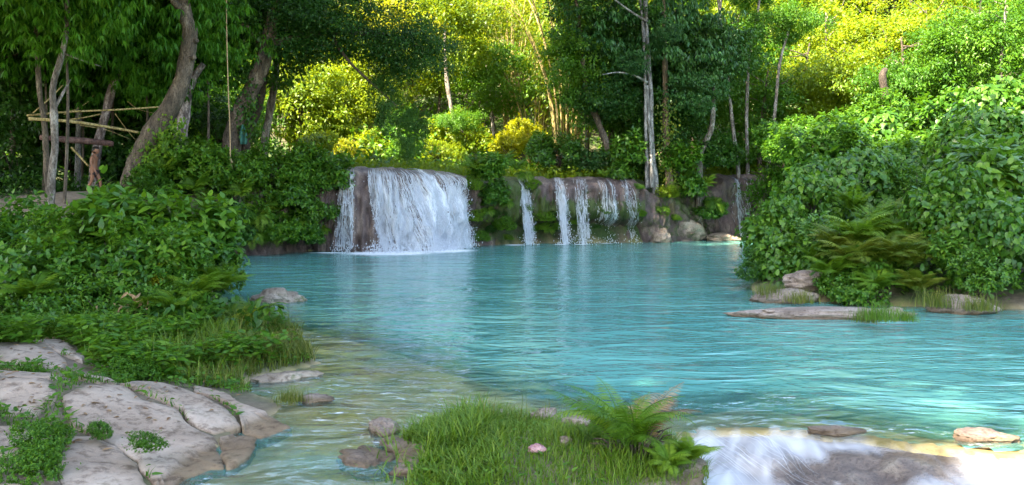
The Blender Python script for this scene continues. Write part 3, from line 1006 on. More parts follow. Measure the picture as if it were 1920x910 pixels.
def crown_mesh(name, R, nc, per, L, W, seed, style='ovate', spread=0.55, gaps=0.3, shape=None):
    """an airy crown: clumps of leaves through the crown's volume, with holes between the clumps"""
    mb = MB()
    rs = np.random.default_rng(seed)
    R = np.asarray(R, float)
    d = unit(rs.normal(size=(nc * 2, 3)))
    rad = rs.random(len(d)) ** 0.45
    lump = 1 + 0.3 * fbm(d[:, 0] * 1.5 + seed, d[:, 1] * 1.5, d[:, 2] * 1.5, seed, 3)
    c = d * (rad * lump)[:, None] * R
    ok = vnoise(c[:, 0] * 0.75 + seed, c[:, 1] * 0.75, c[:, 2] * 0.95, seed) > -0.55 + gaps
    c, d = c[ok][:nc], d[ok][:nc]
    nc = len(c)
    cs = spread * rs.uniform(0.6, 1.35, nc)
    n = nc * per
    i = np.repeat(np.arange(nc), per)
    q = rs.normal(size=(n, 3)) * np.array([1, 1, 0.62]) * cs[i][:, None] * 0.55
    P = c[i] + q
    o = unit(unit(q) * 0.7 + d[i] * 0.7)
    tone = np.clip(rs.random(nc)[i] * 0.55 + rs.random(n) * 0.45, 0, 1)
    if style == 'long':                      # hanging rosettes of long leaves
        k = 7
        tips = P[::k]
        m = len(tips)
        for q_ in range(k):
            az = q_ * 2 * math.pi / k + rs.random(m)
            D = np.stack([np.cos(az), np.sin(az), -0.55 - rs.random(m) * 0.9], -1)
            l = L * rs.uniform(0.7, 1.2, m)
            leaves(mb, tips, D, np.array([0, 0, 1.0]) + rs.normal(size=(m, 3)) * 0.2, l, l * W, shape, 0.2, 0.3, a=tone[::k])
    else:
        D = unit(o * 0.6 + rs.normal(size=(n, 3)) * 0.55 + np.array([0, 0, -0.28]))
        N = unit(np.array([0, 0, 0.9]) + o * 0.5 + rs.normal(size=(n, 3)) * 0.45)
        l = L * rs.uniform(0.6, 1.25, n)
        leaves(mb, P, D, N, l, l * W, shape, 0.18, 0.18, a=tone)
    return mb.mesh(name, True)


def trunk_mesh(name, h, r, crownR, seed, limbs=7, lean=0.3):
    mb = MB()
    rs = np.random.default_rng(seed)
    top = np.array([rs.normal() * lean, rs.normal() * lean, h])
    P = tube(mb, [[0, 0, -0.6], [rs.normal() * 0.1, rs.normal() * 0.1, h * 0.35], top * [0.6, 0.6, 0.75], top], [r * 1.25, r * 0.9, r * 0.65, r * 0.2], 8, 16, 0.15, seed)
    for k in range(limbs):
        f = rs.uniform(0.5, 0.95)
        s = P[int(f * (len(P) - 1))]
        d = unit(rs.normal(size=3) * [1, 1, 0.5] + [0, 0, 0.55])
        e = s + d * np.asarray(crownR) * rs.uniform(0.5, 0.85)
        tube(mb, [s, (s + e) / 2 + rs.normal(size=3) * 0.2, e], [r * 0.38, r * 0.22, r * 0.07], 5, 7)
    return mb.mesh(name, True)


print('plants: kinds')
VINE = [vine_mesh('vine_leaves_%s' % w, R, n, L, s) for w, R, n, L, s in
        (('round', (1, 1, 0.95), 3000, 0.125, 3), ('wide', (1.25, 1, 0.75), 3000, 0.135, 4), ('tall', (0.85, 0.85, 1.35), 3000, 0.12, 5))]
BROAD = [broad_mesh('broad_leaves_%s' % w, R, nt, 6, L, W, s) for w, R, nt, L, W, s in
         (('round', (1, 1, 0.9), 620, 0.17, 0.27, 13), ('wide', (1.2, 1, 0.75), 620, 0.15, 0.3, 14), ('tall', (0.8, 0.8, 1.2), 560, 0.19, 0.24, 15))]
BIGL = [broad_mesh('large_leaves_%s' % w, R, nt, 5, L, W, s, OVATE, 0.3, 0.5) for w, R, nt, L, W, s in
        (('round', (1, 1, 0.9), 300, 0.30, 0.27, 23), ('tall', (0.8, 0.8, 1.15), 300, 0.28, 0.25, 24))]
SMALLL = [broad_mesh('small_leaves_%s' % w, R, nt, 6, L, W, s, OVATE, 0.2, 0.4) for w, R, nt, L, W, s in
          (('round', (1, 1, 0.85), 900, 0.10, 0.3, 33), ('wide', (1.3, 1, 0.6), 900, 0.09, 0.33, 34))]
STEMS = [stems_mesh((1, 1, 0.9), 16, 50 + k).mesh('stems', True) for k in range(3)]
FERN = [fern_mesh('fern_arching', 24, 0.95, 32, 61), fern_mesh('fern_upright', 18, 0.9, 32, 62, (60, 88), (-25, 30)), fern_mesh('fern_hanging', 22, 0.9, 32, 63, (5, 55), (-88, -50))]
FERND = [fern_mesh('fern_close', 34, 0.9, 46, 64, (48, 86), (-50, 5), LANCE, 0.22, 0.05), fern_mesh('fern_close_upright', 20, 0.9, 42, 65, (62, 88), (-20, 25), LANCE, 0.23, 0.05)]
TUFT = [tuft_mesh('tuft_short', 260, 0.34, 0.36, 0.006), tuft_mesh('tuft_long', 220, 0.3, 0.55, 0.008, 0.9)]
CR_OV = [crown_mesh('crown_round', (2.7, 2.7, 2.4), 110, 85, 0.21, 0.27, 71), crown_mesh('crown_tall', (2.2, 2.2, 3.3), 110, 85, 0.2, 0.27, 72),
         crown_mesh('crown_flat', (3.3, 3.3, 1.7), 110, 85, 0.2, 0.28, 73)]
CR_LONG = [crown_mesh('crown_long', (2.6, 2.6, 1.9), 90, 84, 0.34, 0.095, 74, 'long', 0.62, 0.25, LANCE)]
CR_GLOSS = [crown_mesh('crown_glossy', (2.2, 2.0, 2.3), 95, 63, 0.29, 0.14, 75, 'long', 0.6, 0.25, LANCE)]
CR_SHADE = crown_mesh('crown_shade', (4.6, 4.6, 2.4), 190, 80, 0.27, 0.27, 76, gaps=0.3)
CR_DARK = [crown_mesh('crown_fine', (2.3, 2.3, 2.0), 150, 95, 0.12, 0.27, 77, spread=0.5), crown_mesh('crown_fine_flat', (2.8, 2.3, 1.2), 140, 95, 0.12, 0.27, 78, spread=0.5)]
TRK = [trunk_mesh('trunk_%s' % w, h, r, (2.4, 2.4, 2), s) for w, h, r, s in (('slim', 6.0, 0.11, 81), ('stout', 6.5, 0.17, 82), ('lean', 6.2, 0.13, 83))]


def shrub(mesh, mat, px, py, Y, r, label, group, cat='shrub', name='shrub', rz=None, stem=True, z=None, sc=None, stemmat=None):
    """a shrub whose middle shows at a pixel of the photo, at distance Y"""
    c = at(px, py, Y)
    t = thing(name, label, cat, (c[0], c[1], c[2] - r * 0.3 if z is None else z), rng.random() * 6.28 if rz is None else rz, group, r if sc is None else sc)
    obj('foliage', mesh, mat, t)
    if stem:
        obj('stems', STEMS[int(rng.integers(3))], stemmat or B_DARK, t)
    return t


def single(mesh, mat, name, label, cat, loc, rz=0.0, sc=1.0, group=None, rot=None):
    o = obj(name, mesh, mat, None, loc, rot or (0, 0, rz), sc)
    return tag(o, label, cat, group)


def tree(label, group, px, Y, crown, cmat, trunk, tmat, sc=1.0, ch=6.0, rz=None, csc=(1, 1, 1), z=None, cat='tree', name='tree', dz=0.0):
    x = (px - 960) / F * Y
    zb = zl(x, Y) if z is None else z
    t = thing(name, label, cat, (x, Y, zb + dz), rng.random() * 6.28 if rz is None else rz, group, sc)
    obj('trunk', trunk, tmat, t)
    obj('crown', crown, cmat, t, (0, 0, ch), (0, 0, rng.random() * 6.28), csc)
    return t


def traced(name, label, cat, path, rad, mat, group=None, branches=(), crowns=(), seed=1, sides=10, bump=0.16, sink=0.4):
    """a trunk along points seen in the photo; branches [(path, radii)], crowns [(mesh, material, offset from the top, scale)]"""
    P = np.array([at(*p) if abs(p[0]) > 20 else np.array(p) for p in path])
    base = P[0].copy()
    base[2] = min(base[2], zl(base[0], base[1]))
    t = thing(name, label, cat, base, 0, group)
    mb = MB()
    P2 = np.vstack([[P[0][0], P[0][1], min(base[2], P[0][2]) - sink], P])
    tube(mb, P2, [rad[0] * 1.15, *rad], sides, len(P2) * 7, bump, seed)
    obj('trunk', mb.mesh('trunk', True, off=base), mat, t)
    for bp, br in branches:
        B = np.array([at(*p) if abs(p[0]) > 20 else np.array(p) for p in bp])
        mbb = MB()
        tube(mbb, B, br, 7, len(B) * 6, bump, seed + 3)
        obj('branch', mbb.mesh('branch', True, off=base), mat, t)
    for cm, cmat, off, s in crowns:
        obj('crown', cm, cmat, t, tuple(np.asarray(off, float) - base), (0, 0, rng.random() * 6.28), s)
    return t
# ------------------------------------------------------------------ the left bank: trees
print('placing')
SHADE_CROWN = CR_SHADE  # wide unseen crowns, added above the frame to shade pool and banks


def up(px, py, Y, h):                                     # a point above the frame
    p = at(px, py, Y)
    return (p[0], p[1], h)


traced('tree', 'slim dark straight trunk at the far end of the timber beam', 'tree', [(90, 375, 21), (84, 240, 21), (74, 170, 21), (69, 60, 21), (69, -60, 21), (-13.2, 21, 13)],
       [0.075, 0.07, 0.065, 0.06, 0.055, 0.04], B_BROWN, 'trees on the left bank', crowns=[(SHADE_CROWN, L_DARK, (-13.3, 20.5, 14.5), 0.8)], seed=2)
traced('tree', 'slim pale trunk with a forked top, crossing in front of the beam', 'tree', [(93, 392, 20), (97, 330, 20), (103, 275, 20), (101, 215, 20), (100, 160, 20), (119, 90, 20), (126, 20, 20), (-11.2, 20, 8.5)],
       [0.1, 0.085, 0.08, 0.09, 0.075, 0.07, 0.055, 0.03], B_PALE, 'trees on the left bank',
       [([(101, 205, 20), (118, 175, 20.2), (132, 150, 20.6)], [0.05, 0.035, 0.015]), ([(118, 100, 20), (150, 112, 20.2), (190, 125, 20.8)], [0.03, 0.02, 0.008])],
       [(CR_LONG[0], L_MANGO, (-11.0, 20.3, 8.2), 0.9)], seed=3)
traced('tree', 'thin grey trunk behind the forked pale trunk', 'tree', [(146, 330, 24), (148, 200, 24), (152, 120, 24), (160, 60, 24), (165, -40, 24)], [0.09, 0.08, 0.07, 0.06, 0.04], B_GREY, 'trees on the left bank',
       crowns=[(CR_LONG[0], L_MANGO, (-12.8, 24.3, 8.6), 1.1)], seed=4)
traced('tree', 'leaning white-speckled trunk above the bathing child', 'tree', [(176, 330, 23), (184, 268, 23), (198, 215, 23), (208, 175, 23), (222, 130, 23), (232, 80, 23), (246, -40, 23), (-10.3, 23, 12)],
       [0.14, 0.13, 0.12, 0.115, 0.105, 0.09, 0.08, 0.05], B_MOTT, 'trees on the left bank', crowns=[(CR_LONG[0], L_MANGO, (-10.6, 22.6, 6.9), (0.85, 0.85, 0.8)), (SHADE_CROWN, L_DARK, (-10, 23.5, 14), 0.95)], seed=5)
traced('tree', 'thick curving brown trunk leaning over the ferny bank, with cut stubs', 'tree',
       [(246, 345, 22), (262, 298, 22), (290, 245, 22), (318, 205, 22), (336, 165, 22), (347, 125, 22), (355, 90, 22), (356, 60, 22), (345, 20, 22), (338, -30, 22), (-9.6, 21.5, 11.5), (-10.2, 20, 15)],
       [0.3, 0.26, 0.27, 0.25, 0.23, 0.21, 0.2, 0.19, 0.18, 0.16, 0.14, 0.06], B_BROWN, 'trees on the left bank',
       [([(357, 80, 22), (367, 77, 21.9), (369, 76, 21.85)], [0.09, 0.075, 0.06]), ([(352, 110, 22), (365, 108, 21.8)], [0.08, 0.06]), ([(345, 20, 22), (328, 5, 21.8), (318, -30, 21.6)], [0.12, 0.1, 0.08])],
       [(SHADE_CROWN, L_DARK, (-10.4, 19.6, 15.5), 1.15), (SHADE_CROWN, L_DARK, (-12.8, 16.8, 17.2), 1.0), (CR_LONG[0], L_MANGO, (-9.6, 23.2, 7.8), 0.75)], seed=6, sides=14)
traced('tree', 'purple-grey trunk broken off pale at the top, behind the thick curving trunk', 'tree', [(338, 262, 23.5), (344, 215, 23.5), (352, 175, 23.5), (366, 142, 23.5), (381, 121, 23.4)], [0.21, 0.2, 0.14, 0.1, 0.085], B_MOTT, 'trees on the left bank',
       [([(345, 205, 23.5), (347, 160, 23.5), (350, 130, 23.6)], [0.15, 0.12, 0.09])], seed=7, sides=12)
traced('tree', 'stout leaning brown trunk carrying the dark leafy boughs above the main fall', 'tree', [(436, 262, 25.5), (448, 220, 25.5), (470, 170, 25.5), (492, 120, 25.5), (506, 60, 25.5), (520, -20, 25.5), (-6.8, 26, 13)],
       [0.3, 0.28, 0.26, 0.25, 0.2, 0.18, 0.1], B_BROWN, 'trees on the left bank',
       [([(500, 85, 25.5), (560, 70, 25.6), (640, 62, 25.8), (740, 70, 26.2), (810, 105, 26.5)], [0.14, 0.11, 0.09, 0.06, 0.02]),
        ([(500, 90, 25.5), (450, 40, 25), (420, 10, 24.6)], [0.13, 0.1, 0.05]),
        ([(620, 64, 25.7), (650, 110, 25.7), (690, 150, 25.9), (745, 200, 26.2)], [0.07, 0.05, 0.04, 0.015])],
       [(CR_DARK[0], L_DARK, tuple(at(560, 30, 26)), (0.95, 0.95, 0.7)), (CR_DARK[1], L_DARK, tuple(at(660, 60, 25.9)), 0.9), (CR_DARK[1], L_DARK, tuple(at(760, 95, 26.2)), (0.68, 0.68, 0.85)),
        (CR_DARK[0], L_DARK, tuple(at(725, 185, 26.2)), (0.3, 0.3, 0.55)), (CR_DARK[1], L_DARK, tuple(at(480, 50, 26.4)), 0.9),
        (CR_DARK[0], L_DARK, tuple(at(772, 250, 27)), (0.3, 0.3, 0.5)), (SHADE_CROWN, L_DARK, (-3.0, 27.5, 13), 0.9), (SHADE_CROWN, L_DARK, (0.4, 26.6, 14.5), 0.95)], seed=8, sides=12)  # the two wide high crowns are unseen, added to shade trees by the falls
traced('tree', 'thinner dark trunk right beside the stout leaning brown one', 'tree', [(462, 265, 27.5), (478, 220, 27.5), (490, 180, 27.5), (500, 100, 27.5), (505, 0, 27.5)], [0.15, 0.14, 0.13, 0.12, 0.1], B_DARK, 'trees on the left bank',
       crowns=[(CR_OV[0], L_DARK, (-8.6, 28, 7.6), 0.9)], seed=9)
traced('tree', 'pale slender trunk rising behind the stout brown one, top lost in leaves', 'tree', [(495, 280, 29), (506, 210, 29), (514, 160, 29), (521, 95, 29), (524, 20, 29), (-8.4, 29, 12)], [0.15, 0.14, 0.13, 0.12, 0.11, 0.06], B_PALE, 'trees on the left bank',
       crowns=[(CR_OV[1], L_DARK, (-8.6, 28.6, 9.5), 0.55)], seed=10)

# rope, beam, poles, stick, cloth
mbx = MB()
rp = np.array([at(424, -60, 22.6), at(425, 60, 22.6), at(428, 170, 22.6), at(431, 240, 22.6), at(432, 314, 22.6)])
b0 = rp[-1].copy()
t = thing('rope_swing', 'thin tan rope hanging down in front of the ferny bank, knotted at its end', 'rope', b0)
P_ = tube(mbx, rp, [0.016, 0.016], 6, 40)
obj('rope', mbx.mesh('rope', True, off=b0), plain('rope_fibre', (0.4, 0.27, 0.15)), t)
mbx = MB()
tube(mbx, [b0 + [0, 0, 0.28], b0 + [0.0, 0, 0.2], b0 + [0.02, 0, 0.14], b0 + [0, 0, 0.1]], [0.02, 0.045, 0.045, 0.02], 8, 10)
obj('knot', mbx.mesh('knot', True, off=b0), bpy.data.materials['rope_fibre'], t)
for dx, e in ((-0.09, 0.16), (0.1, 0.14)):
    mbx = MB()
    tube(mbx, [b0 + [0, 0, 0.12], b0 + [dx * 0.6, 0, -0.02], b0 + [dx, 0.02, -e]], [0.013, 0.012, 0.008], 5, 8)
    obj('frayed_end', mbx.mesh('frayed_end', True, off=b0), bpy.data.materials['rope_fibre'], t)

mbx = MB()
bb = at(75, 258, 21.0)
tube(mbx, [bb, at(120, 262, 21.2), at(165, 265, 21.6), at(212, 270, 22.0)], [0.075, 0.085, 0.085, 0.08], 10, 24, 0.08, 4)
tag(obj('timber_beam', mbx.mesh('timber_beam', True, off=bb), barkmat('beam_wood', (0.07, 0.035, 0.03), (0.14, 0.07, 0.058), (0.22, 0.13, 0.11), 5), loc=tuple(bb)), 'dark reddish timber beam lashed level between the slim trunks', 'beam', None, 'thing')
for path, r, lab in (([(54, 223, 20.9), (130, 228, 21.1), (200, 238, 21.6), (272, 251, 22.2)], 0.04, 'thick yellow bamboo pole sloping down to the right, just above the dark beam'),
                     ([(50, 217, 21.1), (130, 210, 21.6), (220, 206, 22.2), (310, 200, 22.8)], 0.027, 'long thin bamboo cane running nearly level above the thick yellow pole'),
                     ([(110, 226, 22.4), (150, 222, 22.5), (190, 214, 22.7)], 0.022, 'short bent cane between the two long bamboo poles'),
                     ([(62, 212, 21.3), (95, 183, 21.3), (118, 160, 21.4)], 0.018, 'bare thin cane slanting up behind the slim dark trunk'),
                     ([(134, 277, 21.9), (150, 294, 21.9), (166, 312, 21.9)], 0.028, 'pale stick slanting down to the child, one end raised')):
    mbx = MB()
    p0 = at(*path[0])
    tube(mbx, [at(*p) for p in path], [r * 1.1, r * 0.85], 8, 30, 0.1, 9)
    nm = 'walking_stick' if 'stick' in lab else 'bamboo_pole'
    tag(obj(nm, mbx.mesh(nm, True, off=p0), B_BAMBOO, loc=tuple(p0)), lab, 'stick' if 'stick' in lab else 'bamboo pole', None if 'stick' in lab else 'bamboo poles above the beam')
for k, (a, b, c) in enumerate((((216, 213, 22.6), (235, 240, 22.8), (262, 272, 23)), ((150, 235, 22.6), (200, 244, 23), (246, 262, 23.4)), ((238, 190, 23), (262, 206, 23.2), (300, 215, 23.6)), ((120, 215, 22.6), (160, 195, 22.8), (176, 178, 23)))):
    mbx = MB()
    p0 = at(*a)
    tube(mbx, [at(*a), at(*b), at(*c)], [0.014, 0.006], 5, 14)
    tag(obj('dead_branch', mbx.mesh('dead_branch', True, off=p0), B_BAMBOO, loc=tuple(p0)),
        ('dry twig crossing below the thin cane towards the thick trunk', 'dry twig trailing under the thick bamboo pole', 'dry twig tangled where the thin cane meets the thick trunk', 'dry twig leaning from the forked pale trunk')[k], 'twig', 'dry twigs among the bamboo poles')

# teal cloth caught between the trunks
bb = at(455, 262, 25.2)
u, v = np.meshgrid(np.linspace(-1, 1, 13), np.linspace(0, 1, 15), indexing='ij')
wd = 0.03 + 0.11 * np.sin(np.clip(v * 1.2, 0, 1) * math.pi * 0.62) ** 1.2 * (1 - 0.45 * v ** 3)
Vc = np.stack([u * wd + 0.03 * v, 0.06 * np.sin(u * 5 + v * 2) * (0.3 + v), 0.47 - v * 0.62], -1)
i, j = np.meshgrid(np.arange(12), np.arange(14), indexing='ij')
Qc = np.stack([i * 15 + j, (i + 1) * 15 + j, (i + 1) * 15 + j + 1, i * 15 + j + 1], -1).reshape(-1, 4)
mbx = MB().add(Vc.reshape(-1, 3), None, Qc)
me = mbx.mesh('hanging_cloth', True)
o = tag(obj('hanging_cloth', me, plain('teal_cloth', (0.03, 0.13, 0.1), 0.8), loc=tuple(bb)), 'small teal cloth hanging from the stout leaning trunk', 'cloth')
sm = o.modifiers.new('thick', 'SOLIDIFY')
sm.thickness = 0.012

# ------------------------------------------------------------------ trees beyond and above the falls
traced('tree', 'grey triple trunk with fused stems standing on the rock right of the falls', 'tree',
       [(1229, 352, 30.6), (1225, 300, 30.6), (1222, 240, 30.7), (1221, 180, 30.7), (1216, 120, 30.8), (1212, 50, 30.8), (1210, -40, 30.8), (5.2, 30.8, 13)],
       [0.14, 0.085, 0.075, 0.08, 0.085, 0.085, 0.08, 0.04], B_GREY, 'trees around the falls',
       [([(1214, 354, 30.5), (1213, 300, 30.5), (1211, 240, 30.6), (1210, 170, 30.6), (1206, 60, 30.7), (1198, -20, 30.7)], [0.1, 0.075, 0.07, 0.065, 0.055, 0.04]),
        ([(1222, 352, 30.4), (1221, 290, 30.4), (1217, 230, 30.5), (1214, 160, 30.6)], [0.1, 0.06, 0.055, 0.04]),
        ([(1214, 155, 30.6), (1190, 142, 30.2), (1160, 136, 29.8), (1130, 140, 29.4)], [0.05, 0.04, 0.03, 0.01]),
        ([(1212, 40, 30.7), (1180, 20, 30.4), (1140, -10, 30)], [0.06, 0.04, 0.02])],
       [(CR_GLOSS[0], L_BLUE, tuple(at(1145, 85, 31.9)), 0.8), (CR_GLOSS[0], L_BLUE, tuple(at(1292, 95, 31.6)), 0.85), (CR_GLOSS[0], L_BLUE, tuple(at(1222, 10, 32.9)), 0.95),
        (CR_GLOSS[0], L_BLUE, tuple(at(1305, 170, 30.6)), (0.5, 0.5, 0.42)), (CR_GLOSS[0], L_BLUE, tuple(at(1250, 60, 29.9)), (0.26, 0.26, 0.22)), (CR_GLOSS[0], L_BLUE, tuple(at(1190, 120, 30.0)), (0.26, 0.26, 0.2)), (CR_GLOSS[0], L_BLUE, tuple(at(1140, 180, 31.4)), (0.5, 0.5, 0.4)), (SHADE_CROWN, L_DARK, (4.6, 31, 12.5), 0.95)], seed=12, sides=12)
traced('tree', 'brown trunk leaning left on the cliff top, left of the grey triple trunk', 'tree', [(1150, 308, 31.5), (1138, 272, 31.5), (1122, 230, 31.5), (1108, 195, 31.5), (1098, 165, 31.5), (1088, 60, 31.5), (1076, -30, 31.5)],
       [0.15, 0.13, 0.125, 0.12, 0.1, 0.08, 0.05], B_BROWN, 'trees around the falls', crowns=[(CR_OV[1], L_MID, tuple(at(1085, 120, 31.7)), 0.62), (CR_OV[0], L_DARK, tuple(at(1110, 40, 32)), 0.75), (CR_OV[2], L_DARK, tuple(at(1130, 190, 31.9)), 0.5)], seed=13)
traced('tree', 'mossy brown trunk draped with dry creeper just right of the grey triple trunk', 'tree', [(1256, 370, 30.9), (1252, 310, 30.9), (1249, 260, 31), (1248, 205, 31), (1246, 90, 31.2), (1243, -30, 31.2)], [0.19, 0.15, 0.14, 0.12, 0.1, 0.06],
       barkmat('bark_mossy', (0.06, 0.05, 0.02), (0.16, 0.11, 0.06), (0.28, 0.2, 0.13)), 'trees around the falls', crowns=[(CR_OV[1], L_DARK, tuple(at(1255, 200, 32)), 0.7)], seed=14)
traced('tree', 'slanting white-patched trunk between the triple trunk and the distant fall', 'tree', [(1312, 310, 31.8), (1322, 270, 31.8), (1334, 238, 31.8), (1338, 180, 31.8), (1344, 90, 32), (1352, 0, 32)], [0.13, 0.12, 0.11, 0.09, 0.07, 0.05], B_PALE, 'trees around the falls',
       [([(1338, 180, 31.8), (1352, 130, 31.8), (1358, 80, 31.9)], [0.06, 0.05, 0.03])], [(CR_OV[0], L_DARK, tuple(at(1350, 110, 32.4)), 0.7), (CR_GLOSS[0], L_BLUE, tuple(at(1345, 90, 31.6)), 0.55)], seed=15)
traced('tree', 'long thin pale trunk standing in the sunlit thicket over the widest fall', 'tree', [(884, 292, 36), (868, 262, 36), (852, 225, 36), (843, 185, 36), (836, 130, 36), (834, 60, 36)], [0.09, 0.085, 0.09, 0.095, 0.085, 0.05], B_PALE, 'trees around the falls',
       crowns=[(CR_OV[0], L_LIGHT, tuple(at(860, 40, 36.5)), 0.8)], seed=16)
traced('tree', 'short dark leaning stem beside the long thin pale trunk', 'tree', [(892, 296, 35.5), (876, 262, 35.5), (862, 240, 35.5)], [0.07, 0.06, 0.04], B_DARK, 'trees around the falls', crowns=[(CR_OV[2], L_MID, tuple(at(858, 225, 35.7)), 0.35)], seed=17)
for k, (pts, lab) in enumerate((
        ([(1385, 330, 33.5), (1372, 220, 33.5), (1362, 120, 33.5), (1350, 30, 33.5), (1342, -30, 33.5)], 'thin pale stem above the distant fall, leaning slightly left'),
        ([(1402, 330, 34), (1400, 200, 34), (1406, 100, 34), (1418, 40, 34), (1428, -30, 34)], 'thin grey stem curving right above the distant fall'),
        ([(1440, 330, 33), (1452, 220, 33), (1462, 120, 33), (1478, 60, 33)], 'thin creeper-hung stem above the vine bushes'),
        ([(690, 300, 40), (686, 240, 40), (681, 190, 40)], 'thin straight stem in the sunlit thicket left of the dark drooping bough'),
        ([(606, 300, 38), (600, 250, 38), (596, 200, 38)], 'thin stem in the sunlit thicket above the leafy bank end'),
        ([(568, 285, 37), (566, 240, 37), (560, 190, 37)], 'thin shaded stem nearest the pale slender trunk'),
        ([(742, 300, 41), (738, 260, 41), (722, 200, 41)], 'thin brown stem under the dark drooping bough'))):
    traced('tree', lab, 'tree', pts, [0.08, 0.07, 0.06, 0.04], B_PALE if k < 3 else B_BROWN, 'thin stems in the forest', crowns=[((CR_OV[k % 3]), L_MID if k < 3 else L_LIGHT, tuple(np.array(at(*pts[-1])) + [0, 0.4, 0.5]), 0.5)], seed=20 + k)

# bamboo: arching culms
def bamboo(label, px, Y, n, h, seed, mat=None, sc=1.0):
    x = (px - 960) / F * Y
    rs = np.random.default_rng(seed)
    t = thing('bamboo_clump', label, 'bamboo', (x, Y, zl(x, Y)), 0, 'bamboo clumps behind the falls', sc)
    ml = MB()
    mc = MB()
    for k in range(n):
        az = rs.random() * 2 * math.pi
        hh = h * rs.uniform(0.7, 1.1)
        bend = rs.uniform(0.25, 0.6) * hh
        s = np.array([math.cos(az), math.sin(az), 0])
        p = [s * 0.3 - [0, 0, 0.4], s * (0.35 + bend * 0.12) + [0, 0, hh * 0.45], s * (0.4 + bend * 0.5) + [0, 0, hh * 0.85], s * (0.4 + bend) + [0, 0, hh * 0.95]]
        P = tube(mc, p, [0.045, 0.04, 0.025, 0.008], 6, 18)
        q = P[np.clip((rs.beta(2.6, 1.1, 420) * len(P)).astype(int), 3, len(P) - 1)] + rs.normal(size=(420, 3)) * [0.35, 0.35, 0.3]
        D = unit(rs.normal(size=(420, 3)) * 0.7 + [0, 0, -0.7] + s * 0.4)
        leaves(ml, q, D, np.array([0, 0, 1.0]) + rs.normal(size=(420, 3)) * 0.3, rs.uniform(0.14, 0.26, 420), 0.022, None)
    obj('culms', mc.mesh('culms', True), B_BAMBOO, t)
    obj('foliage', ml.mesh('foliage', True), mat or L_LIGHT, t)
    return t


bamboo('arching bamboo clump leaning left over the cliff, left of the brown leaning trunk', 1062, 35, 22, 9.5, 91)
bamboo('tall sunlit bamboo clump just right of the long thin pale trunk', 960, 42, 20, 11, 92)
bamboo('sunlit bamboo clump behind the dark drooping bough', 700, 45, 18, 11, 93)
bamboo('golden bamboo clump between the pale trunk and the arching bamboo', 1005, 39, 16, 8, 94, L_GOLD)

# ------------------------------------------------------------------ the forest behind: each tree on its own
COLS = [(0, 'left of the forked pale trunk'), (110, 'behind the timber beam'), (230, 'behind the thick curving trunk'), (400, 'behind the rope'), (470, 'behind the pale slender trunk'), (560, 'above the end of the leafy bank'), (660, 'above the left edge of the widest fall'),
        (740, 'above the middle of the widest fall'), (810, 'around the long thin pale trunk'), (900, 'above the fern-covered rock column'), (1000, 'above the slim arcing jet'), (1090, 'behind the brown leaning trunk'), (1180, 'behind the grey triple trunk'),
        (1290, 'behind the slanting white-patched trunk'), (1370, 'above the distant fall'), (1450, 'above the left edge of the vine bushes'), (1540, 'up the slope over the vine bushes'), (1640, 'around the dark stump on the slope'), (1740, 'up the slope right of the dark stump'), (1830, 'at the far right end of the slope')]
ROWS = [(27, 'front forest row'), (34, 'second forest row'), (41, 'third forest row'), (50, 'fourth forest row'), (62, 'topmost forest row')]
SHAPES = {0: 'round', 1: 'tall', 2: 'flat-topped'}
used_labels = {}


def bg(px, Y, k, mat, sc, tone, ch=6.0, gname='forest trees'):
    col = [c for a, c in COLS if px >= a - 1e6 * (a == 0)][-1]
    row = [c for a, c in ROWS if Y >= a - 1e6 * (a == 27)][-1]
    lab = f'{SHAPES[k]} {tone} tree {col}, {row}'
    tree(lab, gname, px, Y, CR_OV[k], mat, TRK[int(rng.integers(3))], (B_BROWN, B_PALE, B_DARK)[int(rng.integers(3))], sc, ch, csc=(1, 1, rng.uniform(0.9, 1.2)))


# sunlit thicket over the widest fall
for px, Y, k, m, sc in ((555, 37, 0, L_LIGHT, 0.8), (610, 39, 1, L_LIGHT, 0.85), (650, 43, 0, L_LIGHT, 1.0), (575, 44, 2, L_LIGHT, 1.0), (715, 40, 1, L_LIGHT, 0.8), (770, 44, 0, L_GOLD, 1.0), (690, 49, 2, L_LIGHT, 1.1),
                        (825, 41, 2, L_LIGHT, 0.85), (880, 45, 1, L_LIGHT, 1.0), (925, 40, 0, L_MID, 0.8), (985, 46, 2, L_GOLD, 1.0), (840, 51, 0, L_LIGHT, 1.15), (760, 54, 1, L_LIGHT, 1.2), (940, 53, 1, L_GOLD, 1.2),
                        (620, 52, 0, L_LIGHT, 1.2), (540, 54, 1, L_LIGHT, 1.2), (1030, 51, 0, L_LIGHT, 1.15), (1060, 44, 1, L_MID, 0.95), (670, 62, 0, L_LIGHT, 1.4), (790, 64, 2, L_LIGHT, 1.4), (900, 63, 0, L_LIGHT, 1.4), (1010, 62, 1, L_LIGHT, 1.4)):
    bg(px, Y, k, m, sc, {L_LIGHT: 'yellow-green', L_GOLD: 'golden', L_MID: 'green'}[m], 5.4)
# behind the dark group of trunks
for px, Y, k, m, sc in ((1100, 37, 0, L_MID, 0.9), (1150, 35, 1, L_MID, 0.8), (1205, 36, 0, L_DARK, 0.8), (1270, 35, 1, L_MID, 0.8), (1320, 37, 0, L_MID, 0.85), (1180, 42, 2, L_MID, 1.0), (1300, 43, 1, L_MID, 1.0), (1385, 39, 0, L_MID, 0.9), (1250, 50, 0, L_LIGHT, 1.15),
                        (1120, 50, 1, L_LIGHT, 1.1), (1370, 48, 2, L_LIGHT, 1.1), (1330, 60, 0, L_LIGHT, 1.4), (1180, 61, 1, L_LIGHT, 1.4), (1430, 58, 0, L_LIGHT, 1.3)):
    bg(px, Y, k, m, sc, {L_LIGHT: 'yellow-green', L_DARK: 'dark', L_MID: 'green'}[m], 5.6)
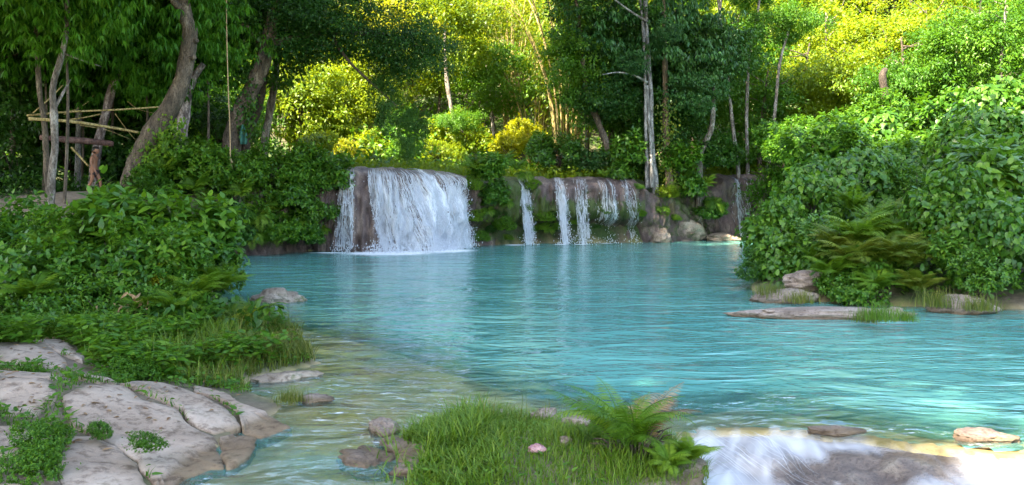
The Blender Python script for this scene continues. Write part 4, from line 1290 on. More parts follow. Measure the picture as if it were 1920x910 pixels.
# the right-hand slope
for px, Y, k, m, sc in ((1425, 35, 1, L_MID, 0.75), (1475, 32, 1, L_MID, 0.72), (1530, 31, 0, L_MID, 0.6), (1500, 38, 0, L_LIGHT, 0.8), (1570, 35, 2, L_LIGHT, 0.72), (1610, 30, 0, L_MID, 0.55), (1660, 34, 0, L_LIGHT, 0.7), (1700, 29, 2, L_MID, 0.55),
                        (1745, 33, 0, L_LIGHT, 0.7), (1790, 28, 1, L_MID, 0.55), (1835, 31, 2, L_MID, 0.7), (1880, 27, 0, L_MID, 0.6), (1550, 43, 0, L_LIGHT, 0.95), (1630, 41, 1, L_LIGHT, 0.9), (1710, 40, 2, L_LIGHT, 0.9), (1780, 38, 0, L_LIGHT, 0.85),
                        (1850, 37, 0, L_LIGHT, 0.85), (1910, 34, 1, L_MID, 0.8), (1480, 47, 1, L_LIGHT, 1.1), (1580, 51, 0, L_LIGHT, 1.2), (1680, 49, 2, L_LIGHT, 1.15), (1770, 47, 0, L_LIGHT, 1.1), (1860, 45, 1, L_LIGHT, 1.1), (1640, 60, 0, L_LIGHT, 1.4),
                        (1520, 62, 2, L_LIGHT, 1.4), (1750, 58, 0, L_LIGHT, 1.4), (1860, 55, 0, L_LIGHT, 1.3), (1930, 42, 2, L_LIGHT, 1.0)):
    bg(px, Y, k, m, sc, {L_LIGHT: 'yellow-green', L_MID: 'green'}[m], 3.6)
# the dark left-hand forest
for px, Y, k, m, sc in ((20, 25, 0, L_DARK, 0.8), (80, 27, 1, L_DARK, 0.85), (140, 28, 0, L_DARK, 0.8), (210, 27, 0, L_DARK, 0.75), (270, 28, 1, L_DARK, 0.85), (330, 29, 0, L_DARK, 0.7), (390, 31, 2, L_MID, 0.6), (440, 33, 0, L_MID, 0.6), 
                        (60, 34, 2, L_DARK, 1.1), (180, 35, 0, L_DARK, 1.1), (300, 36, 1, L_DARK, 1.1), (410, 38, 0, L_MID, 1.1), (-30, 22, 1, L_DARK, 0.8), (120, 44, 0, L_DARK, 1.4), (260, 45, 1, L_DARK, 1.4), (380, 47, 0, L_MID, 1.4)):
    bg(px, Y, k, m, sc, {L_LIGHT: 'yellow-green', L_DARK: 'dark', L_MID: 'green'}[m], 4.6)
# unseen trees added outside the frame to shade pool and banks
SHADE_TREES = ((-9.3, 1.4, (7.4, 10), 0.8, 'nearest added shade tree, low spreading crown beside the limestone slabs'), (-11.6, 0.6, (14, 18.5, 23, 27), 1.05, 'tall added shade tree standing just behind the low spreading one'),
        (-9.6, 4.4, (13, 17.5, 22, 26), 1.05, 'tallest added shade tree, its trunk beside the near shrubs'), (-11.2, 8.8, (11, 15.5, 20, 24.5), 1.05, 'tall added shade tree between the tallest one and the slim dark trunk'),
        (-11.3, 13.2, (10.5, 15, 19.5, 24), 1.05, 'tall added shade tree in front of the slim dark trunk'), (-13.5, 17.3, (9.5, 14.5, 19), 1.1, 'tall added shade tree left of the slim dark trunk'), (-15.0, 22.5, (9, 13.5), 1.1, 'tall added shade tree behind the timber beam'),
        (-15.5, 3.0, (14, 19, 24, 28), 1.1, 'tall added shade tree standing farthest back from the slabs'), (-16.5, 9.0, (12, 17, 22, 27), 1.15, 'tall added shade tree standing back from the near shrubs'), (-18, 14.5, (12, 17, 22), 1.15, 'tall added shade tree far back behind the slim dark trunk'),
        (-8.0, -1.4, (19.5, 24), 0.95, 'tall added shade tree downstream of the slabs'), (-10.6, -3.4, (25.5, 30), 0.9, 'tallest added shade tree downstream of the slabs'), (-13.2, -6.3, (19.5, 21), 0.8, 'smallest added shade tree downstream of the slabs'))
for x, y, zs, s, lab in SHADE_TREES:
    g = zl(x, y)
    t = thing('tree', lab, 'tree', (x, y, g), 0, 'unseen trees added to shade the pool')
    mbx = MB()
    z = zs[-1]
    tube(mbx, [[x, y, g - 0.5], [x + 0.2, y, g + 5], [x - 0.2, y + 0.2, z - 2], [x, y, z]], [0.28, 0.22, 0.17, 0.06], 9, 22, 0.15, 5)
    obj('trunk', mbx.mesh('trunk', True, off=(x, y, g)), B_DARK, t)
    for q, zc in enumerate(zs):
        obj('crown', CR_SHADE, L_DARK, t, (rng.normal() * 0.5, rng.normal() * 0.5, zc - g), (0, 0, rng.random() * 6), (s, s, s * 1.15))
# creepers climbing two of the trunks
for key, px0_, py0_, py1_, Y_, mat_ in (('mossy brown trunk', 1253, 190, 365, 30.8, L_FERNB), ('stout leaning brown', 462, 120, 255, 25.3, L_DARK), ('thick curving', 300, 225, 330, 21.8, L_FERN)):
    o = next(x for x in C.objects if x.get('label', '').startswith(key))
    c1 = at(px0_, py0_, Y_)
    c0 = at(px0_, py1_, Y_)
    n = 420
    tt = rng.random(n)
    Pc = c0 + (c1 - c0) * tt[:, None] + rng.normal(size=(n, 3)) * [0.2, 0.12, 0.1] - np.array(o.location)
    if 'curving' in key:
        Pc[:, 0] += (tt - 0.5) * 0.9
    mbx = MB()
    leaves(mbx, Pc, unit(rng.normal(size=(n, 3)) * 0.6 + [0, -0.4, -0.8]), unit(rng.normal(size=(n, 3)) * 0.4 + [0, -1, 0.5]), rng.uniform(0.07, 0.16, n), 0.035, OVATE)
    obj('creeper', mbx.mesh('creeper', True), mat_, o)
shrub(BROAD[0], L_MID, 1668, 205, 26.3, 0.75, 'leafy bush hiding the foot of the dark bare stump', 'bushes on the right-hand slope', 'bush', 'bush')
shrub(BROAD[1], L_MID, 1610, 215, 26.8, 0.7, 'leafy bush left of the dark bare stump', 'bushes on the right-hand slope', 'bush', 'bush')
# a dark bare stump on the slope
traced('tree_stump', 'dark bare stump poking out of the leaves on the right-hand slope', 'stump', [(1660, 195, 27.5), (1657, 165, 27.5), (1654, 142, 27.5), (1660, 130, 27.6)], [0.14, 0.13, 0.12, 0.08], B_DARK, None, seed=33)

# ------------------------------------------------------------------ the leafy left bank (wall of shrubs under the rope)
GB = 'shrubs on the leafy left bank'
for m, mat, px, py, Y, r, lab in (
        (SMALLL[0], L_MID, 300, 290, 22.6, 0.85, 'fine-leaved shrub at the foot of the thick curving trunk, right of it'),
        (BROAD[0], L_MID, 365, 318, 22.8, 0.95, 'broad-leaved shrub on the bank left of the rope end'),
        (BROAD[1], L_MID, 432, 312, 23.0, 0.95, 'broad-leaved shrub just behind the rope end'),
        (BROAD[0], L_MID, 505, 318, 24.2, 0.95, 'bright broad-leaved shrub between the rope and the thin veil fall'),
        (BROAD[2], L_MID, 570, 318, 24.8, 0.9, 'upright broad-leaved shrub on the bank near its right end'),
        (BIGL[0], L_VINE, 612, 330, 25.2, 0.75, 'larger-leaved dark shrub at the right end of the bank, over the thin veil fall'),
        (BROAD[0], L_VINE, 585, 395, 24.7, 0.8, 'dark shrub hanging low beside the thin veil fall'),
        (BROAD[1], L_VINE, 545, 360, 24.3, 0.85, 'shaded shrub in the middle of the bank near its right end'),
        (SMALLL[1], L_MID, 480, 380, 23.6, 0.9, 'small-leaved shrub halfway down the bank below the rope'),
        (BROAD[1], L_DARK, 410, 385, 22.9, 0.9, 'dark shrub halfway down the bank left of the rope'),
        (SMALLL[0], L_VINE, 330, 380, 22.2, 0.95, 'dark dense shrub low on the bank below the thick trunk'),
        (SMALLL[0], L_MID, 285, 345, 21.8, 0.75, 'light shrub hiding the base of the thick curving trunk'),
        (BROAD[0], L_DARK, 455, 430, 23.0, 0.75, 'dark shrub at the waterline below the rope'),
        (BROAD[1], L_DARK, 380, 445, 22.0, 0.8, 'dark shrub at the waterline nearest the big-leaved plant'),
        (BROAD[1], L_MID, 520, 425, 23.4, 0.75, 'mid-green shrub trailing to the water midway along the bank'),
        (BROAD[0], L_VINE, 575, 440, 24.0, 0.5, 'small dark shrub at the waterline near the veil rock'),
        (SMALLL[1], L_FERN, 640, 305, 26.2, 0.5, 'small sunlit shrub on the lip left of the widest fall')):
    shrub(m, mat, px, py, Y, r, lab, GB)
k = 0
for px, py, Y, s, h in ((395, 395, 22.2, 0.95, 1), (440, 400, 22.6, 1.0, 2), (485, 405, 23.2, 1.0, 2), (525, 395, 23.8, 0.95, 1), (560, 415, 24.2, 0.8, 2), (420, 440, 22.3, 0.9, 2), (470, 440, 22.9, 0.9, 2), (515, 435, 23.5, 0.85, 2), (340, 425, 21.7, 0.9, 1),
                        (370, 360, 22.0, 0.9, 0), (455, 365, 22.7, 0.8, 0), (600, 430, 24.9, 0.6, 2), (310, 330, 21.9, 0.9, 1), (625, 405, 25.3, 0.5, 2)):
    lab = ('left-bank fern arching over the water, %s' % (
        'below the rope and left of it', 'right below the rope', 'right of the rope, mid bank', 'near the bank shrubs left of the thin veil fall', 'low, next to the rock foot of the thin veil', 'low at the waterline left of the rope', 'low at the waterline right of the rope',
        'low at the waterline midway to the thin veil', 'lowest, nearest the big-leaved plant', 'topmost, left of the rope end', 'topmost, at the rope end', 'smallest, dripping beside the thin veil rock', 'at the foot of the thick curving trunk', 'tiny, on the rock of the thin veil')[k])
    p = at(px, py, Y)
    single(FERN[h], L_FERN, 'fern', lab, 'fern', tuple(p), rng.random() * 6, s, 'ferns on the leafy left bank', (0.55 + rng.normal() * 0.1, rng.normal() * 0.1, 0) if h < 2 else (0.3, 0, 0))
    k += 1

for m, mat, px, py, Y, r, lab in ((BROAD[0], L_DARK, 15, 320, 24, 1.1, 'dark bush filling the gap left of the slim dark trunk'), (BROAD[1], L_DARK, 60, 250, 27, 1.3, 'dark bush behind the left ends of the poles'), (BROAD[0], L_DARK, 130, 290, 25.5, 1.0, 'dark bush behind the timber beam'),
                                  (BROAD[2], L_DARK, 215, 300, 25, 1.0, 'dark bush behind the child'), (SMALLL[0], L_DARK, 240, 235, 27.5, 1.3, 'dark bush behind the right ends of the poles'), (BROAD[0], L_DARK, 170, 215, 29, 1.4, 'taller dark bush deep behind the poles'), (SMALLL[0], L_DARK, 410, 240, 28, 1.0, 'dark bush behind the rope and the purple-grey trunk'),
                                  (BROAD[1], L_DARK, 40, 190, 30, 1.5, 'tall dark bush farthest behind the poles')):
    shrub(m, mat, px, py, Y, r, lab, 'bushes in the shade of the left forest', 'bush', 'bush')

# ------------------------------------------------------------------ plants on the cliff
for k, (px, py, r) in enumerate(((880, 380, .2), (905, 380, .26), (935, 400, .3), (950, 445, .2), (875, 430, .22), (920, 430, .25), (990, 390, .24), (1000, 430, .22), (1018, 372, .2), (1022, 425, .26), (1045, 425, .22), (1062, 370, .16), (1075, 415, .22), (1098, 395, .2), (1102, 360, .14), (1135, 370, .16), (1152, 405, .2), (1120, 425, .16), (1205, 400, .24), (1195, 350, .2), (1290, 420, .3), (1265, 408, .22), (1305, 440, .25))):
    Yc = float(np.interp(px, CPX, CS[:, 1]))
    shrub(SMALLL[k % 2], (L_FERN, L_MID, L_DARK)[k % 3], px, py, Yc - (0.45 if px < 1180 else 0.6), r, 'small leafy moss cushion clinging to the damp cliff face', 'moss cushions on the cliff', 'moss cushion', 'moss_cushion', stem=False)

GC = 'plants growing on the cliff'
for m, mat, px, py, Y, r, lab in (
        (BIGL[0], L_MID, 915, 318, 27.6, 0.62, 'large-leaved shrub crowning the rock column between widest and narrow falls'),
        (BIGL[1], L_VINE, 928, 362, 27.7, 0.55, 'drooping large-leaved shrub midway down the rock column'),
        (SMALLL[0], L_FERN, 885, 345, 27.2, 0.4, 'small mossy shrub at the right edge of the widest fall'),
        (SMALLL[1], L_FERN, 895, 405, 27.4, 0.4, 'small bright shrub low on the rock column'),
        (BROAD[0], L_MID, 905, 445, 27.2, 0.26, 'tiny shrub at the waterline below the rock column'),
        (SMALLL[0], L_MID, 945, 420, 28.2, 0.42, 'shaded shrub low beside the narrow fall'),
        (SMALLL[0], L_FERN, 1000, 345, 29.0, 0.4, 'mossy shrub right of the narrow fall'),
        (SMALLL[1], L_FERN, 1012, 405, 29.1, 0.4, 'moss-green shrub under the outer corner of the pinkish overhang'),
        (SMALLL[0], L_DARK, 1035, 400, 29.35, 0.38, 'dark shrub behind the slim arcing jet'),
        (SMALLL[1], L_FERN, 1068, 392, 29.4, 0.32, 'moss-green shrub between the arcing jet and the fine streak'),
        (SMALLL[1], L_FERN, 1145, 395, 29.5, 0.3, 'moss-green shrub on the purple bulge'),
        (BROAD[0], L_VINE, 1050, 290, 32.2, 0.95, 'glossy shrub on the terrace behind the slim arcing jet'),
        (BROAD[1], L_BLUE, 1105, 302, 31.8, 0.8, 'low glossy shrub on the terrace at the leaning brown trunk'),
        (BROAD[2], L_VINE, 1010, 280, 33.0, 0.8, 'upright glossy shrub at the edge of the golden bamboo'),
        (BIGL[1], L_VINE, 1180, 282, 30.8, 0.85, 'big-leaved shrub left of the grey triple trunk'),
        (BIGL[0], L_VINE, 1165, 330, 30.7, 0.6, 'big-leaved shrub on the lip left of the grey triple trunk roots'),
        (BIGL[0], L_MID, 1278, 300, 30.9, 0.7, 'big-leaved shrub right of the mossy creeper trunk'),
        (BIGL[1], L_VINE, 1300, 345, 30.9, 0.7, 'big-leaved shrub below the slanting white-patched trunk'),
        (BROAD[0], L_DARK, 1345, 290, 32.3, 0.9, 'dark shrub behind the slanting white-patched trunk'),
        (BROAD[1], L_MID, 1385, 300, 34.6, 0.7, 'light shrub above the lip of the distant fall'),
        (SMALLL[0], L_LIGHT, 1250, 360, 30.4, 0.42, 'yellowish creeper on the roots of the mossy trunk'),
        (SMALLL[0], L_FERN, 1235, 395, 30.2, 0.4, 'light creeper above the mossy boulder, left side'),
        (BROAD[0], L_VINE, 1330, 395, 31.4, 0.6, 'dark hanging shrub between the boulder and the distant fall'),
        (BROAD[2], L_DARK, 1462, 318, 32.5, 0.6, 'dark shrub overhanging the single distant streak'),
        (BROAD[0], L_DARK, 1215, 320, 32.0, 0.8, 'dark shrub right behind the grey triple trunk')):
    shrub(m, mat, px, py, Y, r, lab, GC)
k = 0
for px, py, Y, s, h, mat in ((890, 318, 27.4, 0.8, 0, L_FERN), (940, 312, 28.1, 0.85, 0, L_FERN), (968, 318, 28.6, 0.7, 0, L_FERN), (985, 328, 28.9, 0.6, 2, L_FERN), (1340, 380, 31.2, 0.8, 2, L_FERN), (1320, 350, 31.0, 0.8, 0, L_FERN), (915, 395, 27.6, 0.5, 2, L_FERN),
                             (1030, 430, 29.4, 0.4, 2, L_FERN), (950, 380, 28.3, 0.5, 2, L_FERN), (1130, 330, 30.3, 0.4, 0, L_FERN)):
    lab = 'fern on the cliff, ' + ('crowning the right edge of the widest fall', 'crowning the rock column left of the narrow fall', 'arching over the narrow fall', 'drooping right of the narrow fall', 'hanging left of the distant fall', 'arching above the one left of the distant fall', 'hanging low on the rock column',
                                   'hanging in the hollow below the slim arcing jet', 'hanging midway beside the narrow fall', 'small one on the lip of the purple bulge')[k]
    single(FERN[h], mat, 'fern', lab, 'fern', tuple(at(px, py, Y)), rng.random() * 6, s, 'ferns on the cliff', (0.35, rng.normal() * 0.1, 0))
    k += 1
# ------------------------------------------------------------------ stones
M_BOULD = rockmat('mossy_stone', [(0.1, 0.075, 0.055), (0.25, 0.195, 0.145), (0.42, 0.35, 0.28)], moss=(0.05, 0.08, 0.012), moss_on=0.42, up=0.0, scale=2.0)
M_LIME = rockmat('limestone', wet=0.05, cols= [(0.13, 0.095, 0.075), (0.28, 0.215, 0.175), (0.42, 0.34, 0.29)], moss=(0.09, 0.1, 0.03), moss_on=0.36, scale=3.2, rough=0.8, bump=0.7)
M_SLAB = rockmat('limestone_slab', [(0.2, 0.145, 0.105), (0.35, 0.265, 0.205), (0.47, 0.38, 0.31)], wet=0.055, moss=(0.13, 0.10, 0.05), moss_on=0.4, scale=1.3, rough=0.85, bump=0.55)
M_PINK = rockmat('pink_stone', [(0.25, 0.11, 0.12), (0.38, 0.2, 0.21), (0.5, 0.32, 0.32)], scale=9)
M_TUFA = rockmat('wet_tufa', [(0.09, 0.065, 0.055), (0.2, 0.15, 0.12), (0.36, 0.29, 0.22)], moss=(0.08, 0.075, 0.02), moss_on=0.36, rough=0.35, spec=0.6, scale=4, bump=0.9)


def boulder(name, label, cat, loc, size, mat, seed, rz=0.0, group=None, flat=0.0, rough=0.22, sub=4):
    bpy.ops.mesh.primitive_ico_sphere_add(subdivisions=sub + 1, radius=1)
    o = bpy.context.object
    me = o.data
    n = len(me.vertices)
    v = np.empty(n * 3, np.float32)
    me.vertices.foreach_get('co', v)
    v = v.reshape(-1, 3).astype(float)
    d = v.copy()
    r = 1 + rough * fbm(d[:, 0] * 1.3 + seed, d[:, 1] * 1.3, d[:, 2] * 1.3, seed, 5, 0.55) - 0.16 * np.abs(vnoise(d[:, 0] * 2.6, d[:, 1] * 2.6 + seed, d[:, 2] * 2.6, seed + 3))
    v = d * r[:, None]
    if flat:
        v[:, 2] = np.where(v[:, 2] > flat, flat + (v[:, 2] - flat) * 0.3, v[:, 2])
    v = v * np.asarray(size)
    me.vertices.foreach_set('co', v.astype(np.float32).ravel())
    a = me.attributes.new('rnd', 'FLOAT', 'POINT')
    for p in me.polygons:
        p.use_smooth = True
    me.update()
    for c in list(o.users_collection):
        if c != C:
            c.objects.unlink(o)
            C.objects.link(o)
    o.name = name
    me.name = name
    me.materials.append(mat)
    o.location, o.rotation_euler = loc, (0, 0, rz)
    return tag(o, label, cat, group)


p = gz(1277, 452)
boulder('boulder', 'big mossy boulder with a bare pale top below the distant trunks', 'boulder', (p[0], p[1] + 0.3, 0.28), (1.0, 0.75, 0.62), M_BOULD, 3, 0.1)
boulder('boulder', 'brown stone against the left side of the big mossy boulder', 'boulder', (gz(1222, 450)[0], 30.2, 0.15), (0.36, 0.4, 0.42), M_BOULD, 8)
boulder('boulder', 'low grassy stone at the waterline before the distant fall', 'boulder', tuple(gz(1358, 452) + [0, 0.2, 0.05]), (0.75, 0.5, 0.25), M_BOULD, 5)
p = gz(505, 567)
boulder('boulder', 'low tan stone in the water off the left bank', 'boulder', (p[0] + 0.05, p[1] + 0.1, 0.02), (0.46, 0.3, 0.17), M_BOULD, 12)
# right bank stones
boulder('rock_ledge', 'long low pale ledge of rock in the water before the ferns', 'rock', (gz(1540, 600)[0], 10.95, 0.03), (1.12, 0.3, 0.14), M_LIME, 21, -0.05, flat=0.6, sub=5, rough=0.3)
boulder('rock', 'grey rounded rock under the left edge of the vine bushes', 'rock', (gz(1480, 548)[0], 13.1, 0.26), (0.4, 0.3, 0.17), M_LIME, 22)
boulder('rock', 'pale flat rock at the waterline left of the ferns', 'rock', (gz(1465, 562)[0], 12.7, 0.03), (0.55, 0.3, 0.15), M_LIME, 23)
boulder('rock', 'crumbling pinkish rock at the waterline under the glossy vine bush', 'rock', (gz(1800, 585)[0], 11.5, 0.06), (0.5, 0.3, 0.2), M_LIME, 24)
boulder('rock', 'small tan rock at the end of the long ledge', 'rock', (gz(1690, 600)[0], 10.95, 0.02), (0.16, 0.13, 0.13), M_LIME, 25)
# middle islet and its stones
boulder('rock_islet', 'grassy rock islet in the middle of the pool edge', 'islet', (0.12, 4.98, -0.12), (1.12, 0.92, 0.26), M_LIME, 27, 0.0, flat=0.6, sub=5, rough=0.25)
for (px, py, z, s, sd, lab) in ((718, 805, 0.01, (0.15, 0.11, 0.08), 31, 'knobbly brown stone at the left edge of the islet'), (690, 865, -0.02, (0.3, 0.2, 0.05), 32, 'wide wet whitish slab left of the islet'), (775, 838, -0.01, (0.2, 0.2, 0.06), 33, 'wet pale stone where the current breaks against the islet'),
                               (1020, 778, 0.1, (0.1, 0.07, 0.045), 34, 'pale pitted stone on the crest of the islet'), (1085, 792, 0.1, (0.13, 0.07, 0.045), 35, 'longer pale stone on the islet beside the fern'), (1060, 826, 0.13, (0.04, 0.035, 0.03), 37, 'small grey stone between the pink stone and the fern'),
                               (930, 775, 0.07, (0.09, 0.05, 0.03), 38, 'brownish stone in the grass at the back of the islet'), (780, 885, 0.0, (0.15, 0.1, 0.05), 39, 'violet-grey wet stone at the near left foot of the islet')):
    boulder('stone', lab, 'stone', tuple(gz(px, py, z)), s, M_LIME, sd, rng.random() * 3, 'stones around the islet')
boulder('stone', 'pink stone lying in the islet grass', 'stone', tuple(gz(1006, 841, 0.14)), (0.055, 0.04, 0.026), M_PINK, 36)
boulder('stone', 'tan stone in the shallows off the cracked slabs', 'stone', tuple(gz(585, 752, 0.0) + [0, 0.03, 0]), (0.15, 0.1, 0.05), M_LIME, 41)
boulder('rock', 'dark wet bank edge rock under the grassy point', 'rock', tuple(gz(540, 708, 0.0)), (0.3, 0.12, 0.06), M_BOULD, 42, 0.5)

# cracked limestone slabs
SLABS = [
    ('upper slab behind the long curved crack', [(227, 743), (257, 720), (307, 717), (365, 728), (405, 745), (428, 753), (445, 771), (400, 784), (353, 774), (335, 758), (283, 750)]),
    ('largest cracked slab, with a shallow brown puddle hollow', [(118, 780), (170, 758), (227, 749), (283, 757), (330, 764), (347, 780), (398, 790), (408, 808), (418, 833), (392, 836), (350, 850), (305, 878), (268, 855), (253, 838), (223, 823), (180, 812), (138, 803)]),
    ('small slab between the waterline and the forked crack', [(411, 789), (450, 779), (482, 785), (470, 807), (445, 830), (423, 834), (414, 813)]),
    ('narrow slab running out to the tan stone', [(362, 713), (417, 716), (450, 740), (503, 748), (541, 766), (488, 782), (455, 774), (449, 753), (410, 737), (370, 726)]),
    ('near slab at the lower edge with a hairline crack', [(130, 818), (180, 815), (223, 827), (252, 842), (270, 868), (290, 888), (250, 930), (130, 930), (112, 860)]),
    ('pale slab left of the largest one, across the weeds', [(-20, 768), (90, 763), (106, 779), (85, 790), (60, 802), (-20, 802)]),
    ('worn slab above the weeds, beside the yellow moss', [(-20, 738), (100, 735), (116, 746), (105, 757), (-20, 762)]),
    ('dark grey slab behind the near weeds', [(-20, 822), (73, 817), (101, 833), (88, 850), (-20, 854)]),
    ('far slab under the shrubs, lowest of the far ones', [(-20, 688), (90, 688), (121, 701), (118, 711), (80, 714), (-20, 704)]),
    ('farthest slab with fallen leaves, touching the shrubs', [(50, 656), (100, 656), (150, 682), (155, 697), (108, 690), (60, 676)]),
    ('slab in the near corner under the weeds', [(-20, 872), (88, 880), (120, 900), (100, 935), (-20, 935)]),
    ('thin slab beside the yellow moss patch', [(150, 735), (205, 732), (215, 742), (180, 748), (150, 746)])]


def slab(poly, lab, seed):
    w = np.array([gz(px, py, 0.14)[:2] for px, py in poly])
    c = w.mean(0)
    B = smooth(np.vstack([w, w[:1]]), len(w) * 8 + 1)[:-1]
    lin = np.vstack([np.linspace(w[k], w[(k + 1) % len(w)], 9)[:-1] for k in range(len(w))])
    B = lin * 0.55 + B * 0.45
    n = len(B)
    jit = 0.012 * np.stack([fbm(B[:, 0] * 9, B[:, 1] * 9, 1, seed, 3), fbm(B[:, 0] * 9, B[:, 1] * 9, 5, seed, 3)], -1)
    B = c + (B + jit - c) * 1.035
    fr = [1.0, 1.0, 0.99, 0.97, 0.9, 0.82, 0.72, 0.6, 0.48, 0.36, 0.24, 0.12]
    dz = [-0.3, -0.028, -0.008, 0.0, 0.004, 0.01, 0.012, 0.012, 0.012, 0.012, 0.012, 0.012]
    rows = []
    for f, z in zip(fr, dz):
        q = c + (B - c) * f
        top = 0.022 + np.clip(land(q[:, 0], q[:, 1]) * 0.85, -0.01, 0.5) + 0.03 * sstep(-1.9, -2.9, q[:, 0]) + 0.016 * fbm(q[:, 0] * 2.2, q[:, 1] * 2.2, 0, 77, 5)
        top = top - 0.03 * np.exp(-(((q[:, 0] + 2.62) / 0.16) ** 2 + ((q[:, 1] - 5.78) / 0.09) ** 2))
        rows.append(np.stack([q[:, 0], q[:, 1], top + z], -1))
    V = np.stack(rows, 1)
    m = len(fr)
    i, j = np.meshgrid(np.arange(n), np.arange(m - 1), indexing='ij')
    i2 = (i + 1) % n
    Q = np.stack([i * m + j, i2 * m + j, i2 * m + j + 1, i * m + j + 1], -1).reshape(-1, 4)
    cz = V[:, -1, 2].mean()
    mb = MB()
    k = np.arange(n)
    mb.add(np.vstack([V.reshape(-1, 3), [c[0], c[1], cz]]), np.stack([k * m + m - 1, ((k + 1) % n) * m + m - 1, np.full(n, n * m)], -1), Q)
    off = (c[0], c[1], 0)
    me = mb.mesh('limestone_slab', True, off=off)
    tag(obj('limestone_slab', me, M_SLAB, loc=off), 'pinkish limestone: ' + lab, 'stone slab', 'cracked limestone slabs on the near left bank', 'thing')


for k, (lab, poly) in enumerate(SLABS):
    slab(poly, lab, 100 + k)
boulder('moss_patch', 'yellow moss patch in the joint behind the largest slab', 'moss', tuple(gz(195, 748, 0.16)), (0.13, 0.06, 0.02), rockmat('yellow_moss', [(0.16, 0.12, 0.01), (0.26, 0.2, 0.015), (0.34, 0.27, 0.03)], scale=8), 51)

# ------------------------------------------------------------------ near left bank: shrubs, ferns, herbs
GN = 'shrubs of the near left bank'
for m, mat, px, py, Y, r, lab in (
        (BIGL[1], L_VINE, 250, 455, 10.6, 0.74, 'tall big-leaved plant in front of the child, darkest of the near bank'),
        (BIGL[0], L_MID, 195, 425, 11.0, 0.55, 'big-leaved plant with light leaves just below the child'),
        (BIGL[0], L_MID, 345, 440, 10.8, 0.6, 'big-leaved plant leaning right with reddish-brown upper leaves'),
        (BIGL[1], L_VINE, 395, 470, 10.9, 0.5, 'big-leaved plant farthest out over the water'),
        (BROAD[0], L_MID, 75, 450, 11.6, 0.7, 'light green shrub in front of the pale forked trunk'),
        (BROAD[1], L_VINE, 60, 480, 10.4, 0.75, 'dark shrub at the left end of the near bank'),
        (SMALLL[0], L_MID, 150, 455, 10.5, 0.7, 'dense small-leaved shrub left of the tall big-leaved plant'),
        (BROAD[1], L_VINE, 140, 520, 9.8, 0.75, 'dark broad-leaved shrub below the dense small-leaved one'),
        (BROAD[0], L_MID, 235, 500, 9.9, 0.65, 'leafy mid-green shrub below the tall big-leaved plant'),
        (SMALLL[1], L_MID, 325, 510, 9.9, 0.62, 'small-leaved shrub below the right-leaning plant'),
        (BROAD[2], L_YELL, 282, 522, 9.55, 0.2, 'small yellow-leaved plant amid the near bank shrubs'),
        (SMALLL[0], L_VINE, 80, 565, 9.3, 0.6, 'dark shrub above the far limestone slabs'),
        (SMALLL[1], L_VINE, 185, 575, 9.2, 0.62, 'dark trailing shrub in the middle of the near bank foot'),
        (SMALLL[0], L_VINE, 300, 570, 9.4, 0.5, 'dark shrub beside the dry leaves'),
        (BROAD[0], L_VINE, 60, 620, 8.4, 0.4, 'round-leaved low plant at the left end of the slabs'),
        (BROAD[1], L_MID, 145, 630, 8.3, 0.36, 'round-leaved low plant with light leaves above the farthest slab'),
        (SMALLL[1], L_MID, 215, 625, 8.5, 0.4, 'low leafy plant at the edge of the long grass, left end'),
        (SMALLL[0], L_FERN, 405, 520, 10.2, 0.35, 'olive shrub on the dark bank edge by the water'),
        (SMALLL[0], L_VINE, 20, 600, 9.0, 0.55, 'dark small-leaved shrub at the very left above the worn slabs'),
        (BROAD[0], L_VINE, 110, 590, 9.4, 0.5, 'dark broad-leaved shrub above the farthest slab'),
        (BROAD[0], L_MID, 120, 610, 8.8, 0.34, 'leafy herb clump at the foot of the near shrubs, left of the middle'),
        (SMALLL[0], L_VINE, 240, 612, 8.9, 0.36, 'dark small-leaved clump at the foot of the near shrubs below the dry leaves'),
        (BROAD[1], L_MID, 300, 618, 8.8, 0.32, 'light leafy clump at the foot of the near shrubs, right of the dry leaves'),
        (BIGL[0], L_MID, 360, 610, 9.1, 0.34, 'large-leaved clump at the shrub foot nearest the grassy point'),
        (SMALLL[1], L_MID, 180, 650, 8.0, 0.28, 'creeping small-leaved clump spilling towards the upper slab'),
        (BIGL[1], L_VINE, 255, 490, 9.6, 0.42, 'very large-leaved dark plant low in the middle of the near bank'),
        (BIGL[0], L_MID, 335, 480, 9.9, 0.42, 'large-leaved bright plant in front of the right-leaning one'),
        (BIGL[1], L_MID, 110, 510, 9.4, 0.4, 'large-leaved bright plant near the left end of the near bank'),
        (BROAD[0], L_MID, 430, 640, 8.7, 0.22, 'small leafy herb on the grassy point below the seedling'),
        (SMALLL[0], L_MID, 345, 640, 8.6, 0.26, 'rounded leafy herb rising from the long bank grass'),
        (BROAD[1], L_MID, 270, 655, 8.0, 0.22, 'low broad-leaved herb in the long grass behind the upper slab'),
        (SMALLL[1], L_DRYGRASS, 530, 645, 8.4, 0.24, 'olive bushy herb near the tip of the grassy point'),
        (BIGL[1], L_MID, 390, 600, 9.2, 0.24, 'upright large-leaved herb between the fern and the long grass'),
        (SMALLL[0], L_YELL, 455, 598, 9.3, 0.2, 'yellow-flecked herb between the fern and the seedling')):
    shrub(m, mat, px, py, Y, r, lab, GN)
k = 0
